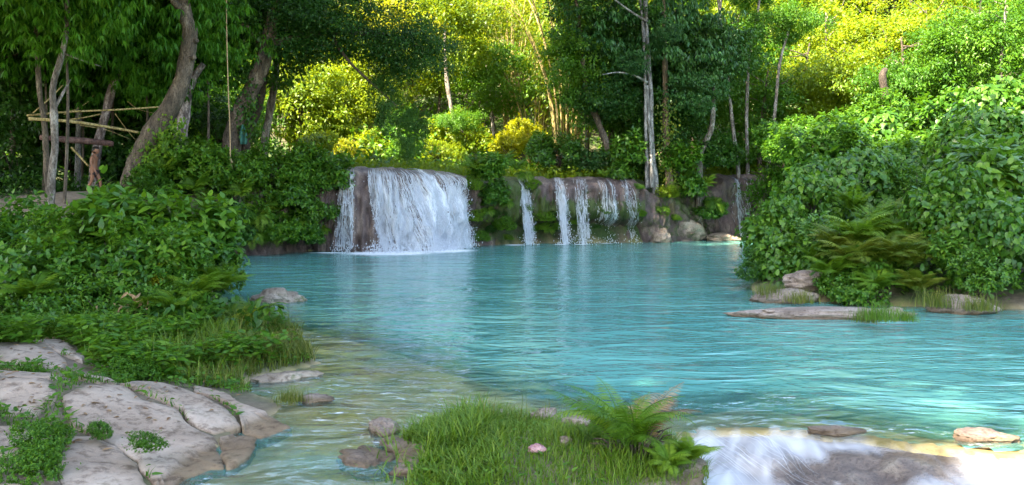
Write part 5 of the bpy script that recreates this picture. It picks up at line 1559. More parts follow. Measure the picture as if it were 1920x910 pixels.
for px, py, Y, s, h, mat in ((60, 560, 8.9, 0.5, 0, L_FERN), (370, 560, 9.4, 0.55, 0, L_FERN), (330, 590, 9.0, 0.5, 0, L_FERN), (440, 615, 9.2, 0.5, 1, L_FERNB), (460, 600, 9.6, 0.42, 1, L_FERN), (410, 545, 10.0, 0.55, 0, L_FERN), (265, 590, 8.9, 0.42, 0, L_FERN), (90, 470, 9.9, 0.45, 0, L_FERN)):
    lab = 'near left-bank fern, ' + ('lowest at the left end with long pale fronds', 'arching towards the water right of the dry leaves', 'arching over the long grass below the dry leaves', 'olive, on the grassy point left of the seedling', 'upright and bright, on the grassy point', 'highest, drooping to the dark bank edge', 'small, below the yellow-leaved plant', 'topmost at the left end')[k]
    single(FERND[0] if h == 0 else FERND[1], mat, 'fern', lab, 'fern', tuple(at(px, py, Y)), rng.random() * 6, s, 'ferns of the near left bank')
    k += 1
# dry leaves caught in the bank
mbx = MB()
q = at(238, 582, 8.75)
n = 46
pts = rng.normal(size=(n, 3)) * [0.13, 0.08, 0.1]
leaves(mbx, pts, unit(rng.normal(size=(n, 3)) + [0, 0, -0.8]), rng.normal(size=(n, 3)), rng.uniform(0.05, 0.13, n), 0.016, OVATE, 0.4, 0.5)
tag(obj('dry_leaves', mbx.mesh('dry_leaves', True), L_DEAD, loc=tuple(q)), 'bunch of curled brown dry leaves hanging in the near bank shrubs', 'dry leaves', kind='stuff')
# seedling with a bare stem
sb = gz(493, 625, 0.12)
t = thing('seedling', 'young bare-stemmed seedling with a tuft of large leaves on the grassy point', 'seedling', tuple(sb))
mbx = MB()
topp = at(505, 572, sb[1]) - sb
tube(mbx, [[0, 0, -0.05], topp * 0.5 + [0.03, 0, 0], topp], [0.014, 0.011, 0.007], 6, 10)
obj('stem', mbx.mesh('stem', True), B_STEM, t)
mbx = MB()
n = 11
az = np.arange(n) * 2.4
leaves(mbx, np.repeat(topp[None], n, 0) - np.array([0, 0, 0.02]) * (np.arange(n) % 4)[:, None], np.stack([np.cos(az), np.sin(az), 0.35 - 0.12 * (np.arange(n) % 5)], -1), np.array([[0, 0, 1.0]] * n), rng.uniform(0.17, 0.27, n), 0.05, OVATE, 0.18, 0.35)
obj('foliage', mbx.mesh('foliage', True), L_FERN, t)

# ------------------------------------------------------------------ right bank
GR = 'vine bushes of the right bank'
for m, mat, px, py, Y, r, lab in (
        (VINE[2], L_VINE, 1465, 455, 15.0, 0.78, 'vine bush leaning out over the pool, farthest left on the right bank'),
        (VINE[0], L_VINE, 1535, 385, 16.2, 0.9, 'vine bush heaped above the leaning one'),
        (VINE[1], L_VINE, 1545, 345, 18.2, 0.9, 'vine bush just right of the distant single streak'),
        (VINE[0], L_VINE, 1590, 345, 17.6, 1.0, 'vine bush in the middle of the right bank, under the crest'),
        (BROAD[0], L_MID, 1560, 290, 20.5, 1.15, 'broad-leaved bush on the crest left of the middle of the slope foot'),
        (BROAD[1], L_MID, 1680, 300, 19.5, 1.15, 'lighter broad-leaved bush on the crest below the dark stump'),
        (VINE[1], L_VINE, 1790, 290, 18.5, 1.15, 'vine bush on the crest over the glossy hanging one'),
        (VINE[0], L_VINE, 1870, 270, 17.5, 1.1, 'vine bush on the crest at the far right'),
        (VINE[2], L_VINE, 1795, 415, 12.9, 0.8, 'glossy dark vine bush hanging in a mound at the right end'),
        (VINE[0], L_VINE, 1880, 440, 12.3, 0.85, 'glossy dark vine bush cut by the right edge, beside the mound'),
        (BIGL[0], L_VINE, 1850, 345, 14.4, 0.9, 'large-leaved bush between the crest and the glossy mound'),
        (SMALLL[0], L_MID, 1720, 360, 16.5, 0.85, 'fine-leaved bush between the crest and the brown-tipped ferns'),
        (BROAD[0], L_VINE, 1545, 465, 14.2, 0.65, 'broad-leaved bush behind the ferns, above the grey rounded rock'),
        (SMALLL[0], L_VINE, 1440, 500, 14.6, 0.5, 'small-leaved bush trailing into the pool'),
        (SMALLL[1], L_FERN, 1680, 415, 15.2, 0.6, 'olive thicket behind the brown-tipped ferns'),
        (BROAD[1], L_VINE, 1590, 540, 12.4, 0.42, 'low broad-leaved plant at the foot of the ferns'),
        (BIGL[0], L_VINE, 1640, 500, 12.9, 0.42, 'dark big-leaved plant among the ferns'),
        (BROAD[0], L_VINE, 1845, 515, 11.7, 0.42, 'leafy plant at the waterline under the glossy vines'),
        (BIGL[0], L_VINE, 1790, 475, 12.4, 0.38, 'three-leaved large plant showing below the glossy mound'),
        (VINE[1], L_MID, 1640, 255, 23, 1.2, 'light vine bush higher up behind the crest'),
        (SMALLL[0], L_MID, 1510, 265, 24, 1.2, 'light fine-leaved bush higher up above the leaning bush'),
        (BROAD[2], L_MID, 1760, 245, 22, 1.1, 'light broad-leaved bush higher up, right of the stump'),
        (VINE[0], L_MID, 1850, 215, 21, 1.2, 'light vine bush highest up at the far right')):
    shrub(m, mat, px, py, Y, r, lab, GR, 'bush', 'vine_bush' if m in VINE else 'bush')
k = 0
for px, py, Y, s, h, mat in ((1600, 500, 12.8, 0.85, 0, L_FERNB), (1660, 495, 12.7, 0.9, 0, L_FERNB), (1700, 500, 12.6, 0.8, 0, L_FERNB), (1560, 520, 12.7, 0.65, 0, L_FERN), (1640, 545, 12.2, 0.6, 0, L_FERN), (1720, 545, 12.1, 0.6, 0, L_FERNB), (1640, 430, 13.8, 0.85, 1, L_FERN), (1690, 415, 14.2, 0.8, 1, L_FERNB), (1530, 490, 13.6, 0.6, 1, L_FERN), (1610, 455, 13.2, 0.9, 0, L_FERN), (1735, 470, 12.9, 0.8, 0, L_FERNB), (1570, 470, 13.3, 0.75, 0, L_FERNB), (1680, 455, 13.3, 0.95, 0, L_FERN), (1600, 400, 15.0, 0.8, 1, L_FERN)):
    lab = 'right-bank fern, ' + ('large and olive, left of the middle', 'large and olive, in the middle of the clump', 'olive with straw tips, right side of the clump', 'green, drooping over the pale flat rock', 'green, low at the waterline', 'brown-tipped, low on the right', 'upright at the back of the clump', 'upright, yellowish, back right of the clump', 'upright by the leaning vine bush', 'green, second tier left', 'olive, second tier at the right under the glossy mound', 'olive, second tier nearest the leaning vine bush', 'green and largest, second tier in the middle', 'topmost, between the vine bushes')[k]
    single(FERND[0] if h == 0 else FERND[1], mat, 'fern', lab, 'fern', tuple(at(px, py, Y)), rng.random() * 6, s, 'ferns of the right bank')
    k += 1
k = 0
for px, py, z, m, s, mat in ((1445, 556, 0.08, 0, 0.7, L_DRYGRASS), (1500, 566, 0.06, 0, 0.6, L_DRYGRASS), (1652, 598, 0.13, 0, 0.62, L_GRASS), (1697, 600, 0.1, 0, 0.42, L_GRASS), (1755, 572, 0.12, 0, 0.75, L_DRYGRASS), (1840, 580, 0.1, 0, 0.65, L_DRYGRASS), (1625, 602, 0.06, 0, 0.5, L_DRYGRASS), (545, 752, 0.03, 0, 0.32, L_DRYGRASS)):
    lab = 'grass tuft ' + ('on the pale flat rock left of the ferns', 'at the waterline below the broad-leaved bush', 'on the right half of the long ledge', 'small, at the very end of the long ledge', 'dry, at the waterline right of the ferns', 'dry, beside the crumbling pinkish rock', 'thin, on the middle of the long ledge', 'small and dark, beside the tan stone off the slabs'  )[k]
    loc = tuple(gz(px, py, z)) if z is not None else tuple(at(px, py, 16.4))
    single(TUFT[m], mat, 'grass_tuft', lab, 'grass', loc, rng.random() * 6, s, 'grass tufts along the water')
    k += 1

for px, py, Y, r, lab in ((1985, 330, 15.5, 1.3, 'vine bush past the glossy ones, beyond the right end of the bank'), (2080, 380, 14, 1.2, 'vine bush at the waterline beyond the right end of the bank'), (2010, 230, 20, 1.5, 'vine bush high on the slope beyond the right end'), (2130, 270, 18.5, 1.5, 'vine bush on the slope farthest beyond the right end'), (2200, 330, 16, 1.4, 'last vine bush along the right bank')):
    shrub(VINE[1], L_VINE, px, py, Y, r, lab, GR, 'bush', 'vine_bush')
# ------------------------------------------------------------------ the islet: fern, grass
def islet_top(x, y):
    u = ((x - 0.12) / 1.12) ** 2 + ((y - 4.98) / 0.92) ** 2
    return -0.12 + 0.26 * np.sqrt(np.clip(1 - u, 0, 1)) * 0.88


n = 21000
q = np.stack([rng.uniform(-1.05, 1.3, n), rng.uniform(4.1, 6.0, n)], -1)
u = ((q[:, 0] - 0.12) / 1.12) ** 2 + ((q[:, 1] - 4.98) / 0.92) ** 2
bare = (vnoise(q[:, 0] * 2.4, q[:, 1] * 3.2, 0, 5) > 0.22) & (q[:, 1] > 5.0) & (q[:, 0] > 0.05)
left = (q[:, 0] < -0.62 + 0.12 * vnoise(q[:, 1] * 4, 2.0)) & (rng.random(n) < 0.96)
ok = (u < 0.93) & ~(bare & (rng.random(n) < 0.85)) & ~left
q = q[ok]
zt_ = islet_top(q[:, 0], q[:, 1])
mbx = MB()
hh = 0.075 + 0.06 * (vnoise(q[:, 0] * 3, q[:, 1] * 3, 0, 6) > 0.1) + 0.05 * (q[:, 1] > 5.5)
lf = q[:, 0] < -0.05
for sel, w, le in ((lf, 0.0055, 1.2), (~lf, 0.0032, 1.0)):
    m_ = sel.sum()
    blades(mbx, np.stack([q[sel, 0], q[sel, 1], zt_[sel] - 0.01], -1), 1.0, w, le, 3) if False else None
    P_ = np.stack([q[sel, 0], q[sel, 1], zt_[sel] - 0.01], -1)
    blades(mbx, P_, (hh[sel] * (1.25 if w > 0.005 else 1.0)), w, le, 3)
tag(obj('islet_grass', mbx.mesh('islet_grass', True), L_GRASS), 'fresh green grass covering the rock islet', 'grass', kind='stuff')
mbx = MB()
n = 30
q = np.stack([rng.uniform(-0.5, 0.8, n), rng.uniform(5.45, 5.75, n)], -1)
blades(mbx, np.stack([q[:, 0], q[:, 1], islet_top(q[:, 0], q[:, 1])], -1), 0.26, 0.003, 0.35, 4)
tag(obj('tall_grass_stalks', mbx.mesh('tall_grass_stalks', True), L_DRYGRASS), 'few thin tall grass stalks along the back of the islet', 'grass', kind='stuff')
# broad ground leaves between the grass
n = 900
q = np.stack([rng.uniform(-0.6, 1.1, n), rng.uniform(4.2, 5.6, n)], -1)
mbx = MB()
az = rng.random(n) * 6.28
leaves(mbx, np.stack([q[:, 0], q[:, 1], islet_top(q[:, 0], q[:, 1]) + rng.uniform(0, 0.04, n)], -1), np.stack([np.cos(az), np.sin(az), rng.uniform(0, 0.6, n)], -1), np.array([0, 0, 1.0]) + rng.normal(size=(n, 3)) * 0.3, rng.uniform(0.02, 0.05, n), 0.009, OVATE)
tag(obj('islet_herbs', mbx.mesh('islet_herbs', True), L_MID), 'tiny leafy herbs in the islet grass', 'herbs', kind='stuff')

fb = gz(1190, 838, 0.12)
t = thing('fern', 'large bright fern at the right end of the grassy islet', 'fern', tuple(fb), 0, None, 1.2)
rs = np.random.default_rng(404)
for k in range(32):
    mbx = MB()
    az = k * 2.399 + rs.normal() * 0.2
    ln_ = rs.uniform(0.32, 0.52)
    frond(mbx, [rs.normal() * 0.05, rs.normal() * 0.04, 0], az, ln_, rs.uniform(50, 86), rs.uniform(-45, 15), 38, 0.18, LANCE, 0.05, rs)
    kind_ = L_FERN if k % 8 else L_DEAD
    obj('frond', mbx.mesh('frond', True), kind_, t)
mbx = MB()
for k in range(60):
    a_ = rs.random() * 6.28
    r_ = rs.random() * 0.13
    e = np.array([math.cos(a_) * r_ * 1.8, math.sin(a_) * r_ * 1.6, rs.uniform(0.02, 0.13)])
    tube(mbx, [[math.cos(a_) * r_ * 0.5, math.sin(a_) * r_ * 0.5, -0.08], e * 0.7, e], [0.006, 0.004, 0.002], 4, 6)
obj('root_tuft', mbx.mesh('root_tuft', True), B_DARK, t)
for (px, py, s, sd, lab) in ((1105, 835, 0.2, 1, 'small young fern on the islet, left of the large fern'), (1250, 880, 0.24, 0, 'small low fern in front of the large islet fern'), (1290, 865, 0.26, 0, 'small fern trailing towards the white spill')):
    single(FERND[sd], L_FERN, 'fern', lab, 'fern', tuple(gz(px, py, 0.06)), rng.random() * 6, s, 'small ferns on the islet')

# ------------------------------------------------------------------ grass, weeds, undergrowth
def scatter(n, x0, x1, y0, y1, ok_):
    q = np.stack([rng.uniform(x0, x1, n), rng.uniform(y0, y1, n)], -1)
    z = land(q[:, 0], q[:, 1])
    sd = poly_sd(q[:, 0], q[:, 1], POOL)
    m = ok_(q[:, 0], q[:, 1], z, sd)
    return np.stack([q[m, 0], q[m, 1], z[m]], -1), sd[m]


SL = [np.array([gz(px, py, 0.14)[:2] for px, py in poly]) for _, poly in SLABS]


def off_slabs(x, y, d=0.0):
    r = np.full(x.shape, 9.0)
    for s in SL:
        r = np.minimum(r, poly_sd(x, y, s))
    return r > d


# long grass on the point and along the foot of the shrubs
P_, sd_ = scatter(30000, -5.2, -1.7, 6.6, 10.6, lambda x, y, z, sd: (sd > 0.02) & off_slabs(x, y, 0.03) & (y > 6.9 - 0.35 * (x + 3.4)) & (rng.random(x.shape) < 0.85))
mbx = MB()
dry = sstep(-3.4, -2.2, P_[:, 0] + 0.2 * vnoise(P_[:, 0] * 2, P_[:, 1] * 2))
d_ = rng.random(len(P_)) < dry
dry = np.maximum(dry, 0.16)
hgt = 0.16 + 0.12 * fbm(P_[:, 0] * 2.6, P_[:, 1] * 2.6, 0, 3, 3) + 0.14 * (rng.random(len(P_)) < 0.05)
blades(mbx, P_[~d_], hgt[~d_], 0.006, 0.9, 3)
tag(obj('bank_grass', mbx.mesh('bank_grass', True), L_GRASS), 'long green grass along the foot of the near bank shrubs', 'grass', kind='stuff')
mbx = MB()
blades(mbx, P_[d_], hgt[d_] * 0.95, 0.0045, 0.8, 3)
tag(obj('point_grass', mbx.mesh('point_grass', True), L_DRYGRASS), 'olive and straw-tinted grass on the low point by the water', 'grass', kind='stuff')
# herbs in the grass
P_, sd_ = scatter(22000, -5.6, -1.9, 6.6, 9.8, lambda x, y, z, sd: (sd > 0.15) & off_slabs(x, y, 0.02) & (vnoise(x * 1.6, y * 1.6, 0, 8) > -0.1) & (x < -2.2))
n = len(P_)
az = rng.random(n) * 6.28
mbx = MB()
leaves(mbx, P_ + np.array([0, 0, 1.0]) * rng.uniform(0.02, 0.24, n)[:, None], np.stack([np.cos(az), np.sin(az), rng.uniform(-0.2, 0.5, n)], -1), np.array([0, 0, 1.0]) + rng.normal(size=(n, 3)) * 0.3, rng.uniform(0.04, 0.12, n), 0.02, OVATE)
tag(obj('bank_herbs', mbx.mesh('bank_herbs', True), L_MID), 'leafy herbs growing through the long bank grass', 'herbs', kind='stuff')
# weeds in the joints of the slabs
P_, sd_ = scatter(26000, -4.6, -1.7, 4.3, 8.0, lambda x, y, z, sd: (sd > 0.0) & off_slabs(x, y, 0.012) & (vnoise(x * 2.6, y * 2.6, 0, 18) > -0.12) & (rng.random(x.shape) < 0.55 + 0.4 * sstep(-2.6, -3.4, x)))
n = len(P_)
mbx = MB()
P_ = P_ + np.array([0, 0, 0.03])
g = rng.random(n) < 0.6
blades(mbx, P_[g], 0.06, 0.0045, 1.0, 2)
az = rng.random(n) * 6.28
m_ = ~g
leaves(mbx, P_[m_] + np.array([0, 0, 1.0]) * rng.uniform(0.0, 0.06, m_.sum())[:, None], np.stack([np.cos(az), np.sin(az), rng.uniform(-0.1, 0.7, n)], -1)[m_], np.array([0, 0, 1.0]) + rng.normal(size=(m_.sum(), 3)) * 0.3, rng.uniform(0.03, 0.075, m_.sum()), 0.014, OVATE)
tag(obj('joint_weeds', mbx.mesh('joint_weeds', True), L_MID), 'small weeds and grass in the joints of the limestone slabs', 'weeds', kind='stuff')
# fallen leaves on the slabs and the bare earth
P_, sd_ = scatter(520, -5.6, -2.0, 4.6, 8.6, lambda x, y, z, sd: (sd > 0.25) & (vnoise(x * 1.3, y * 1.3, 0, 44) > -0.35))
n = len(P_)
top_ = np.maximum(P_[:, 2], 0.03 + np.clip(P_[:, 2] * 0.85, -0.01, 0.5) + 0.03 * sstep(-1.9, -2.9, P_[:, 0]) + 0.016 * fbm(P_[:, 0] * 2.2, P_[:, 1] * 2.2, 0, 77, 5)) + 0.008
az = rng.random(n) * 6.28
mbx = MB()
leaves(mbx, np.stack([P_[:, 0], P_[:, 1], top_], -1), np.stack([np.cos(az), np.sin(az), rng.normal(size=n) * 0.12], -1), np.array([0, 0, 1.0]) + rng.normal(size=(n, 3)) * 0.2, rng.uniform(0.025, 0.075, n), 0.011, OVATE, 0.5, 0.1)
tag(obj('fallen_leaves', mbx.mesh('fallen_leaves', True), L_DEAD), 'brown fallen leaves strewn over the limestone slabs and bare earth', 'fallen leaves', kind='stuff')
# single weed plants on the slabs
for k, (px, py, s, m, lab) in enumerate(((88, 825, 0.2, 0, 'leafy weed growing between the left slabs, largest of them'), (75, 865, 0.16, 1, 'low leafy weed at the near left corner'), (265, 828, 0.1, 1, 'small grassy weed in the crack below the largest slab'), (190, 805, 0.09, 0, 'tiny weed in the crack left of the puddle hollow'),
                                         (60, 715, 0.2, 1, 'spreading weed between the far slabs'), (250, 700, 0.2, 0, 'leafy weed behind the upper slab'))):
    shrub(SMALLL[m], L_MID, px, py, gz(px, py, 0.2)[1], s, lab, 'weeds between the slabs', 'weed', 'weed', stem=False)
# undergrowth: left bank, terraces, slopes
mbx = MB()
P_, sd_ = scatter(52000, -16, -2.5, 8.5, 26, lambda x, y, z, sd: (sd > 0.25) & (np.exp(-(((x + 11.6) / 2.0) ** 2 + ((y - 20.6) / 2.4) ** 2)) < 0.5))
n = len(P_)
leaves(mbx, P_ + np.array([0, 0, 1.0]) * (rng.random(n) ** 1.5 * (0.15 + 0.35 * (vnoise(P_[:, 0] * 0.8, P_[:, 1] * 0.8, 0, 4) + 0.6)))[:, None], unit(rng.normal(size=(n, 3)) + [0, 0, -0.1]), np.array([0, 0, 1.0]) + rng.normal(size=(n, 3)) * 0.4, rng.uniform(0.07, 0.16, n), 0.03, LANCE)
tag(obj('undergrowth', mbx.mesh('undergrowth', True), L_DARK), 'shady leafy ground cover on the left bank', 'undergrowth', kind='stuff')
mbx = MB()
P_, sd_ = scatter(100000, 3.6, 28, 9, 28, lambda x, y, z, sd: sd > 0.2)
n = len(P_)
leaves(mbx, P_ + np.array([0, 0, 1.0]) * (rng.random(n) * 0.35)[:, None], unit(rng.normal(size=(n, 3)) + [0, 0, -0.1]), np.array([0, -0.3, 1.0]) + rng.normal(size=(n, 3)) * 0.4, rng.uniform(0.08, 0.16, n), 0.036, LANCE)
tag(obj('undergrowth', mbx.mesh('undergrowth', True), L_VINE), 'leafy ground cover on the right bank', 'undergrowth', kind='stuff')
mbx = MB()
P_, sd_ = scatter(46000, -9, 12, 26.5, 40, lambda x, y, z, sd: (sd > 0.9) & (z > 1.2))
n = len(P_)
hg = np.where(P_[:, 0] < 1.5, 0.45, 0.6)
blades(mbx, P_[: n // 2], 0.42, 0.013, 0.8, 3)
q = P_[n // 2:]
m_ = len(q)
leaves(mbx, q + np.array([0, 0, 1.0]) * (rng.random(m_) * 0.5)[:, None], unit(rng.normal(size=(m_, 3)) + [0, 0, 0.1]), np.array([0, -0.2, 1.0]) + rng.normal(size=(m_, 3)) * 0.4, rng.uniform(0.1, 0.2, m_), 0.04, LANCE)
tag(obj('terrace_grass', mbx.mesh('terrace_grass', True), L_LIGHT), 'yellow-green sedge and low plants on the terrace behind the falls', 'grass', kind='stuff')
mbx = MB()
P_, sd_ = scatter(150000, -45, 55, 27, 85, lambda x, y, z, sd: (sd > 3.0) & (np.abs(x) < 0.72 * y + 3))
n = len(P_)
hgt = rng.random(n) ** 1.3 * 1.5 * (0.5 + 0.9 * sstep(-0.3, 0.5, vnoise(P_[:, 0] * 0.4, P_[:, 1] * 0.4, 0, 14)))
leaves(mbx, P_ + np.array([0, 0, 1.0]) * hgt[:, None], unit(rng.normal(size=(n, 3)) + [0, 0, -0.1]), np.array([0, -0.2, 1.0]) + rng.normal(size=(n, 3)) * 0.4, rng.uniform(0.16, 0.34, n), 0.07, LANCE)
tag(obj('undergrowth', mbx.mesh('undergrowth', True), L_MID), 'knee-high leafy undergrowth all over the forest slopes', 'undergrowth', kind='stuff')

# sunlit bushes on the terrace behind the widest fall
for k, (px, py, Y, r, m, mat, lab) in enumerate((
        (590, 275, 32, 1.0, SMALLL[0], L_LIGHT, 'sunlit bush behind the end of the leafy bank'), (650, 285, 34, 0.9, SMALLL[1], L_GOLD, 'golden bush above the left corner of the widest fall'), (705, 280, 36, 1.0, BROAD[0], L_LIGHT, 'yellow-green bush under the dark drooping bough'),
        (765, 285, 35, 0.9, SMALLL[0], L_MID, 'greener bush above the middle of the widest fall'), (820, 285, 34, 0.9, SMALLL[1], L_LIGHT, 'low yellow-green bush left of the long thin pale trunk'), (905, 270, 36, 1.1, BROAD[1], L_LIGHT, 'yellow-green bush behind the fern-covered rock column'),
        (955, 270, 35, 0.9, SMALLL[0], L_GOLD, 'golden bush behind the narrow fall'), (995, 255, 36, 1.1, SMALLL[0], L_GOLD, 'brightest golden bush at the bamboo foot'), (735, 240, 39, 1.3, BROAD[2], L_MID, 'tall green bush behind the dark drooping bough'), (860, 250, 38, 1.2, BROAD[0], L_LIGHT, 'tall yellow-green bush around the pale trunk'),
        (620, 240, 38, 1.3, BROAD[1], L_LIGHT, 'tall yellow-green bush above the leafy bank end'), (1385, 285, 37, 1.0, SMALLL[0], L_LIGHT, 'bright bush seen past the distant fall'), (1460, 260, 30, 1.1, BROAD[1], L_MID, 'bush above the left edge of the vine bushes'))):
    shrub(m, mat, px, py, Y, r, lab, 'sunlit bushes behind the falls', 'bush', 'bush')

# low foliage on the left behind the poles: long-leaved saplings
for k, (px, py, Y, s, lab) in enumerate(((80, 70, 22.5, 0.8, 'long-leaved sapling crown at the top left'), (205, 55, 24.6, 0.85, 'long-leaved sapling crown above the timber beam'), (270, 100, 23.5, 0.75, 'long-leaved sapling crown left of the thick curving trunk'), (300, 160, 23.8, 0.5, 'long-leaved sapling drooping beside the thick curving trunk'),
                                         (385, 90, 24.5, 0.6, 'long-leaved sapling crown between thick trunk and rope'), (150, 165, 24.5, 0.55, 'long-leaved low sapling behind the forked trunk'), (120, 25, 20.5, 0.7, 'long-leaved sapling crown over the forked trunk'))):
    c = at(px, py, Y)
    g = zl(c[0], c[1])
    t = thing('sapling', lab, 'sapling', (c[0], c[1], g), 0, 'long-leaved saplings on the left bank')
    mbx = MB()
    tube(mbx, [[0, 0, -0.3], [0.1, 0, (c[2] - g) * 0.5], [0, 0, c[2] - g + 0.4]], [0.05, 0.04, 0.015], 6, 12, 0.1)
    obj('trunk', mbx.mesh('trunk', True), B_BROWN, t)
    obj('crown', CR_LONG[0], L_MANGO, t, (0, 0, c[2] - g), (0, 0, rng.random() * 6), s)
# ------------------------------------------------------------------ white spill over the near lip
def ledge_z(x, y):
    d = np.clip(lip(x) - y, 0, 3)
    z = -0.05 - 0.28 * d ** 1.15
    hump = 0.05 * fbm(x * 2.3, y * 2.3, 0, 91, 4) + 0.03 * np.abs(vnoise(x * 6, y * 6, 0, 92))
    return z + hump * sstep(0, 0.25, d) - 0.02


lx, ly = np.linspace(0.75, 4.6, 150), np.linspace(3.9, 5.95, 90)
LX, LY, LZ, LQ = sheet(lx, ly, ledge_z)
LZ = np.where(LY > lip(LX), -0.07 - 0.25 * (LY - lip(LX)), LZ)
mbx = MB().add(np.stack([LX, LY, LZ], -1).reshape(-1, 3), None, LQ)
tag(obj('tufa_ledge', mbx.mesh('tufa_ledge', True), M_TUFA), 'rounded brown tufa ledge under the white spill, nearest right corner', 'rock')

bs = np.array([2.4, 5.3, -0.1])
t = thing('cascade', 'white smooth spill sliding over the near right lip of the pool', 'waterfall', tuple(bs))
cx_, cy_ = np.linspace(0.8, 4.4, 130), np.linspace(0, 1, 60)
CXX, CVV = np.meshgrid(cx_, cy_, indexing='ij')
CYY = lip(CXX) + 0.12 - CVV * 1.5
CZZ = np.where(CYY < lip(CXX), ledge_z(CXX, np.minimum(CYY, lip(CXX))), -0.02) + 0.035 + 0.012 * fbm(CXX * 3, CYY * 3, 0, 95, 3)
CZZ = np.where(CVV < 0.1, np.maximum(CZZ, 0.006), CZZ)
nz2 = 60
i, j = np.meshgrid(np.arange(129), np.arange(59), indexing='ij')
Qs = np.stack([i * nz2 + j, i * nz2 + j + 1, (i + 1) * nz2 + j + 1, (i + 1) * nz2 + j], -1).reshape(-1, 4)
cov = 0.42 - 0.75 * np.exp(-(((CXX - 2.25) / 0.62) ** 2 + ((CYY - 5.1) / 0.2) ** 2)) + 0.15 * sstep(0.0, 0.12, CVV) - 0.8 * sstep(0.16, 0.0, CVV) - 0.5 * sstep(2.6, 3.6, CXX) * sstep(0.25, 0.05, CVV) - 0.3 * sstep(1.0, 0.8, CXX)
mbx = MB().add(np.stack([CXX, CYY, CZZ], -1).reshape(-1, 3), None, Qs, cov.ravel())
# the threads of the sheet fan out to the left below the lip
me = mbx.mesh('water_sheet', True, off=bs, extra={'along': ((CXX + 0.5 * CVV * (2.2 - CXX)) * 1.0).ravel(), 'down': CVV.ravel() * 0.9})
obj('water_sheet', me, fall_mat('sliding_water', 0.66, 1.4, 6.0, 2.5, 0.5), t)
ms = MB()
n_, m_ = 45, 10
x0 = rng.uniform(0.95, 1.9, n_)
d0 = rng.random(n_) ** 1.5 * 0.5
d1 = d0 + rng.uniform(0.15, 0.6, n_)
tt = np.linspace(0, 1, m_)
dd = d0[:, None] + (d1 - d0)[:, None] * tt
xx = x0[:, None] - dd * np.where(x0 < 1.9, 0.75 - (x0 - 0.95) * 0.5, 0.1)[:, None] * -1.0 * np.sign(x0 - 5)[:, None] * -1.0
xx = x0[:, None] + dd * np.where(x0 < 1.7, 0.55, 0.1)[:, None]
yy = lip(xx) + 0.05 - dd
zz_ = ledge_z(xx, np.minimum(yy, lip(xx))) + rng.uniform(0.03, 0.06, (n_, 1))
hole = np.exp(-(((xx - 2.25) / 0.55) ** 2 + ((yy - 5.1) / 0.2) ** 2))
w = rng.uniform(0.0006, 0.0016, (n_, 1)) * np.sin(np.clip(tt, 0.03, 0.97) * math.pi)[None] ** 0.7 * (1 - 0.75 * hole)
Pm = np.stack([xx, yy, zz_], -1)
V = np.stack([Pm + np.array([-1, 0, 0]) * w[..., None], Pm + np.array([0, 0, 0.8]) * w[..., None], Pm + np.array([1, 0, 0]) * w[..., None], Pm + np.array([0, 0, -0.8]) * w[..., None]], 2)
i, j, k = np.meshgrid(np.arange(n_), np.arange(m_ - 1), np.arange(4), indexing='ij')
k2 = (k + 1) % 4
ix = lambda i, j, k: (i * m_ + j) * 4 + k
ms.add(V.reshape(-1, 3), None, np.stack([ix(i, j, k), ix(i, j, k2), ix(i, j + 1, k2), ix(i, j + 1, k)], -1).reshape(-1, 4))
kind(obj('falling_strands', ms.mesh('falling_strands', True, off=bs), M_WHITE, t), 'stuff')
boulder('stone', 'whitish stone breaking the water just behind the white spill', 'stone', tuple(gz(1565, 808, 0.0)), (0.2, 0.1, 0.03), M_LIME, 61)
boulder('stone', 'tan stone in the sun at the far right of the spill', 'stone', tuple(gz(1845, 822, 0.0)), (0.22, 0.12, 0.06), M_LIME, 62)

# ------------------------------------------------------------------ the child on the path
SKIN = plain('tanned_skin', (0.25, 0.115, 0.07), 0.5)
HAIR = plain('black_hair', (0.02, 0.014, 0.011), 0.5)
SHORTS = plain('dark_shorts', (0.045, 0.035, 0.035), 0.85)


def skin_mesh(name, chains, sub=2):
    """chains: lists of (x, y, z, r); the first point of a chain joins the nearest existing joint"""
    vs, es, rs = [], [], []
    for ch in chains:
        prev = None
        for q, (x, y, z, r) in enumerate(ch):
            p = Vector((x, y, z))
            hit = next((i for i, v in enumerate(vs) if (v - p).length < 1e-4), None)
            if hit is None:
                vs.append(p)
                rs.append(r)
                hit = len(vs) - 1
            if prev is not None:
                es.append((prev, hit))
            prev = hit
    me = bpy.data.meshes.new(name)
    me.from_pydata(vs, es, [])
    o = bpy.data.objects.new(name, me)
    C.objects.link(o)
    o.modifiers.new('s', 'SKIN').use_smooth_shade = True
    m = o.modifiers.new('u', 'SUBSURF')
    m.levels = m.render_levels = sub
    for v, r in zip(me.skin_vertices[0].data, rs):
        v.radius = (r, r)
    me.skin_vertices[0].data[0].use_root = True
    dg = bpy.context.evaluated_depsgraph_get()
    new = bpy.data.meshes.new_from_object(o.evaluated_get(dg))
    bpy.data.objects.remove(o)
    new.name = name
    for p in new.polygons:
        p.use_smooth = True
    return new


pf = at(176, 376, 21.8)
gzp = zl(pf[0], pf[1])
S = 1.22 / 1.22
t = thing('person', 'bare-chested child in dark shorts walking right along the bank path', 'person', (pf[0], pf[1], gzp))
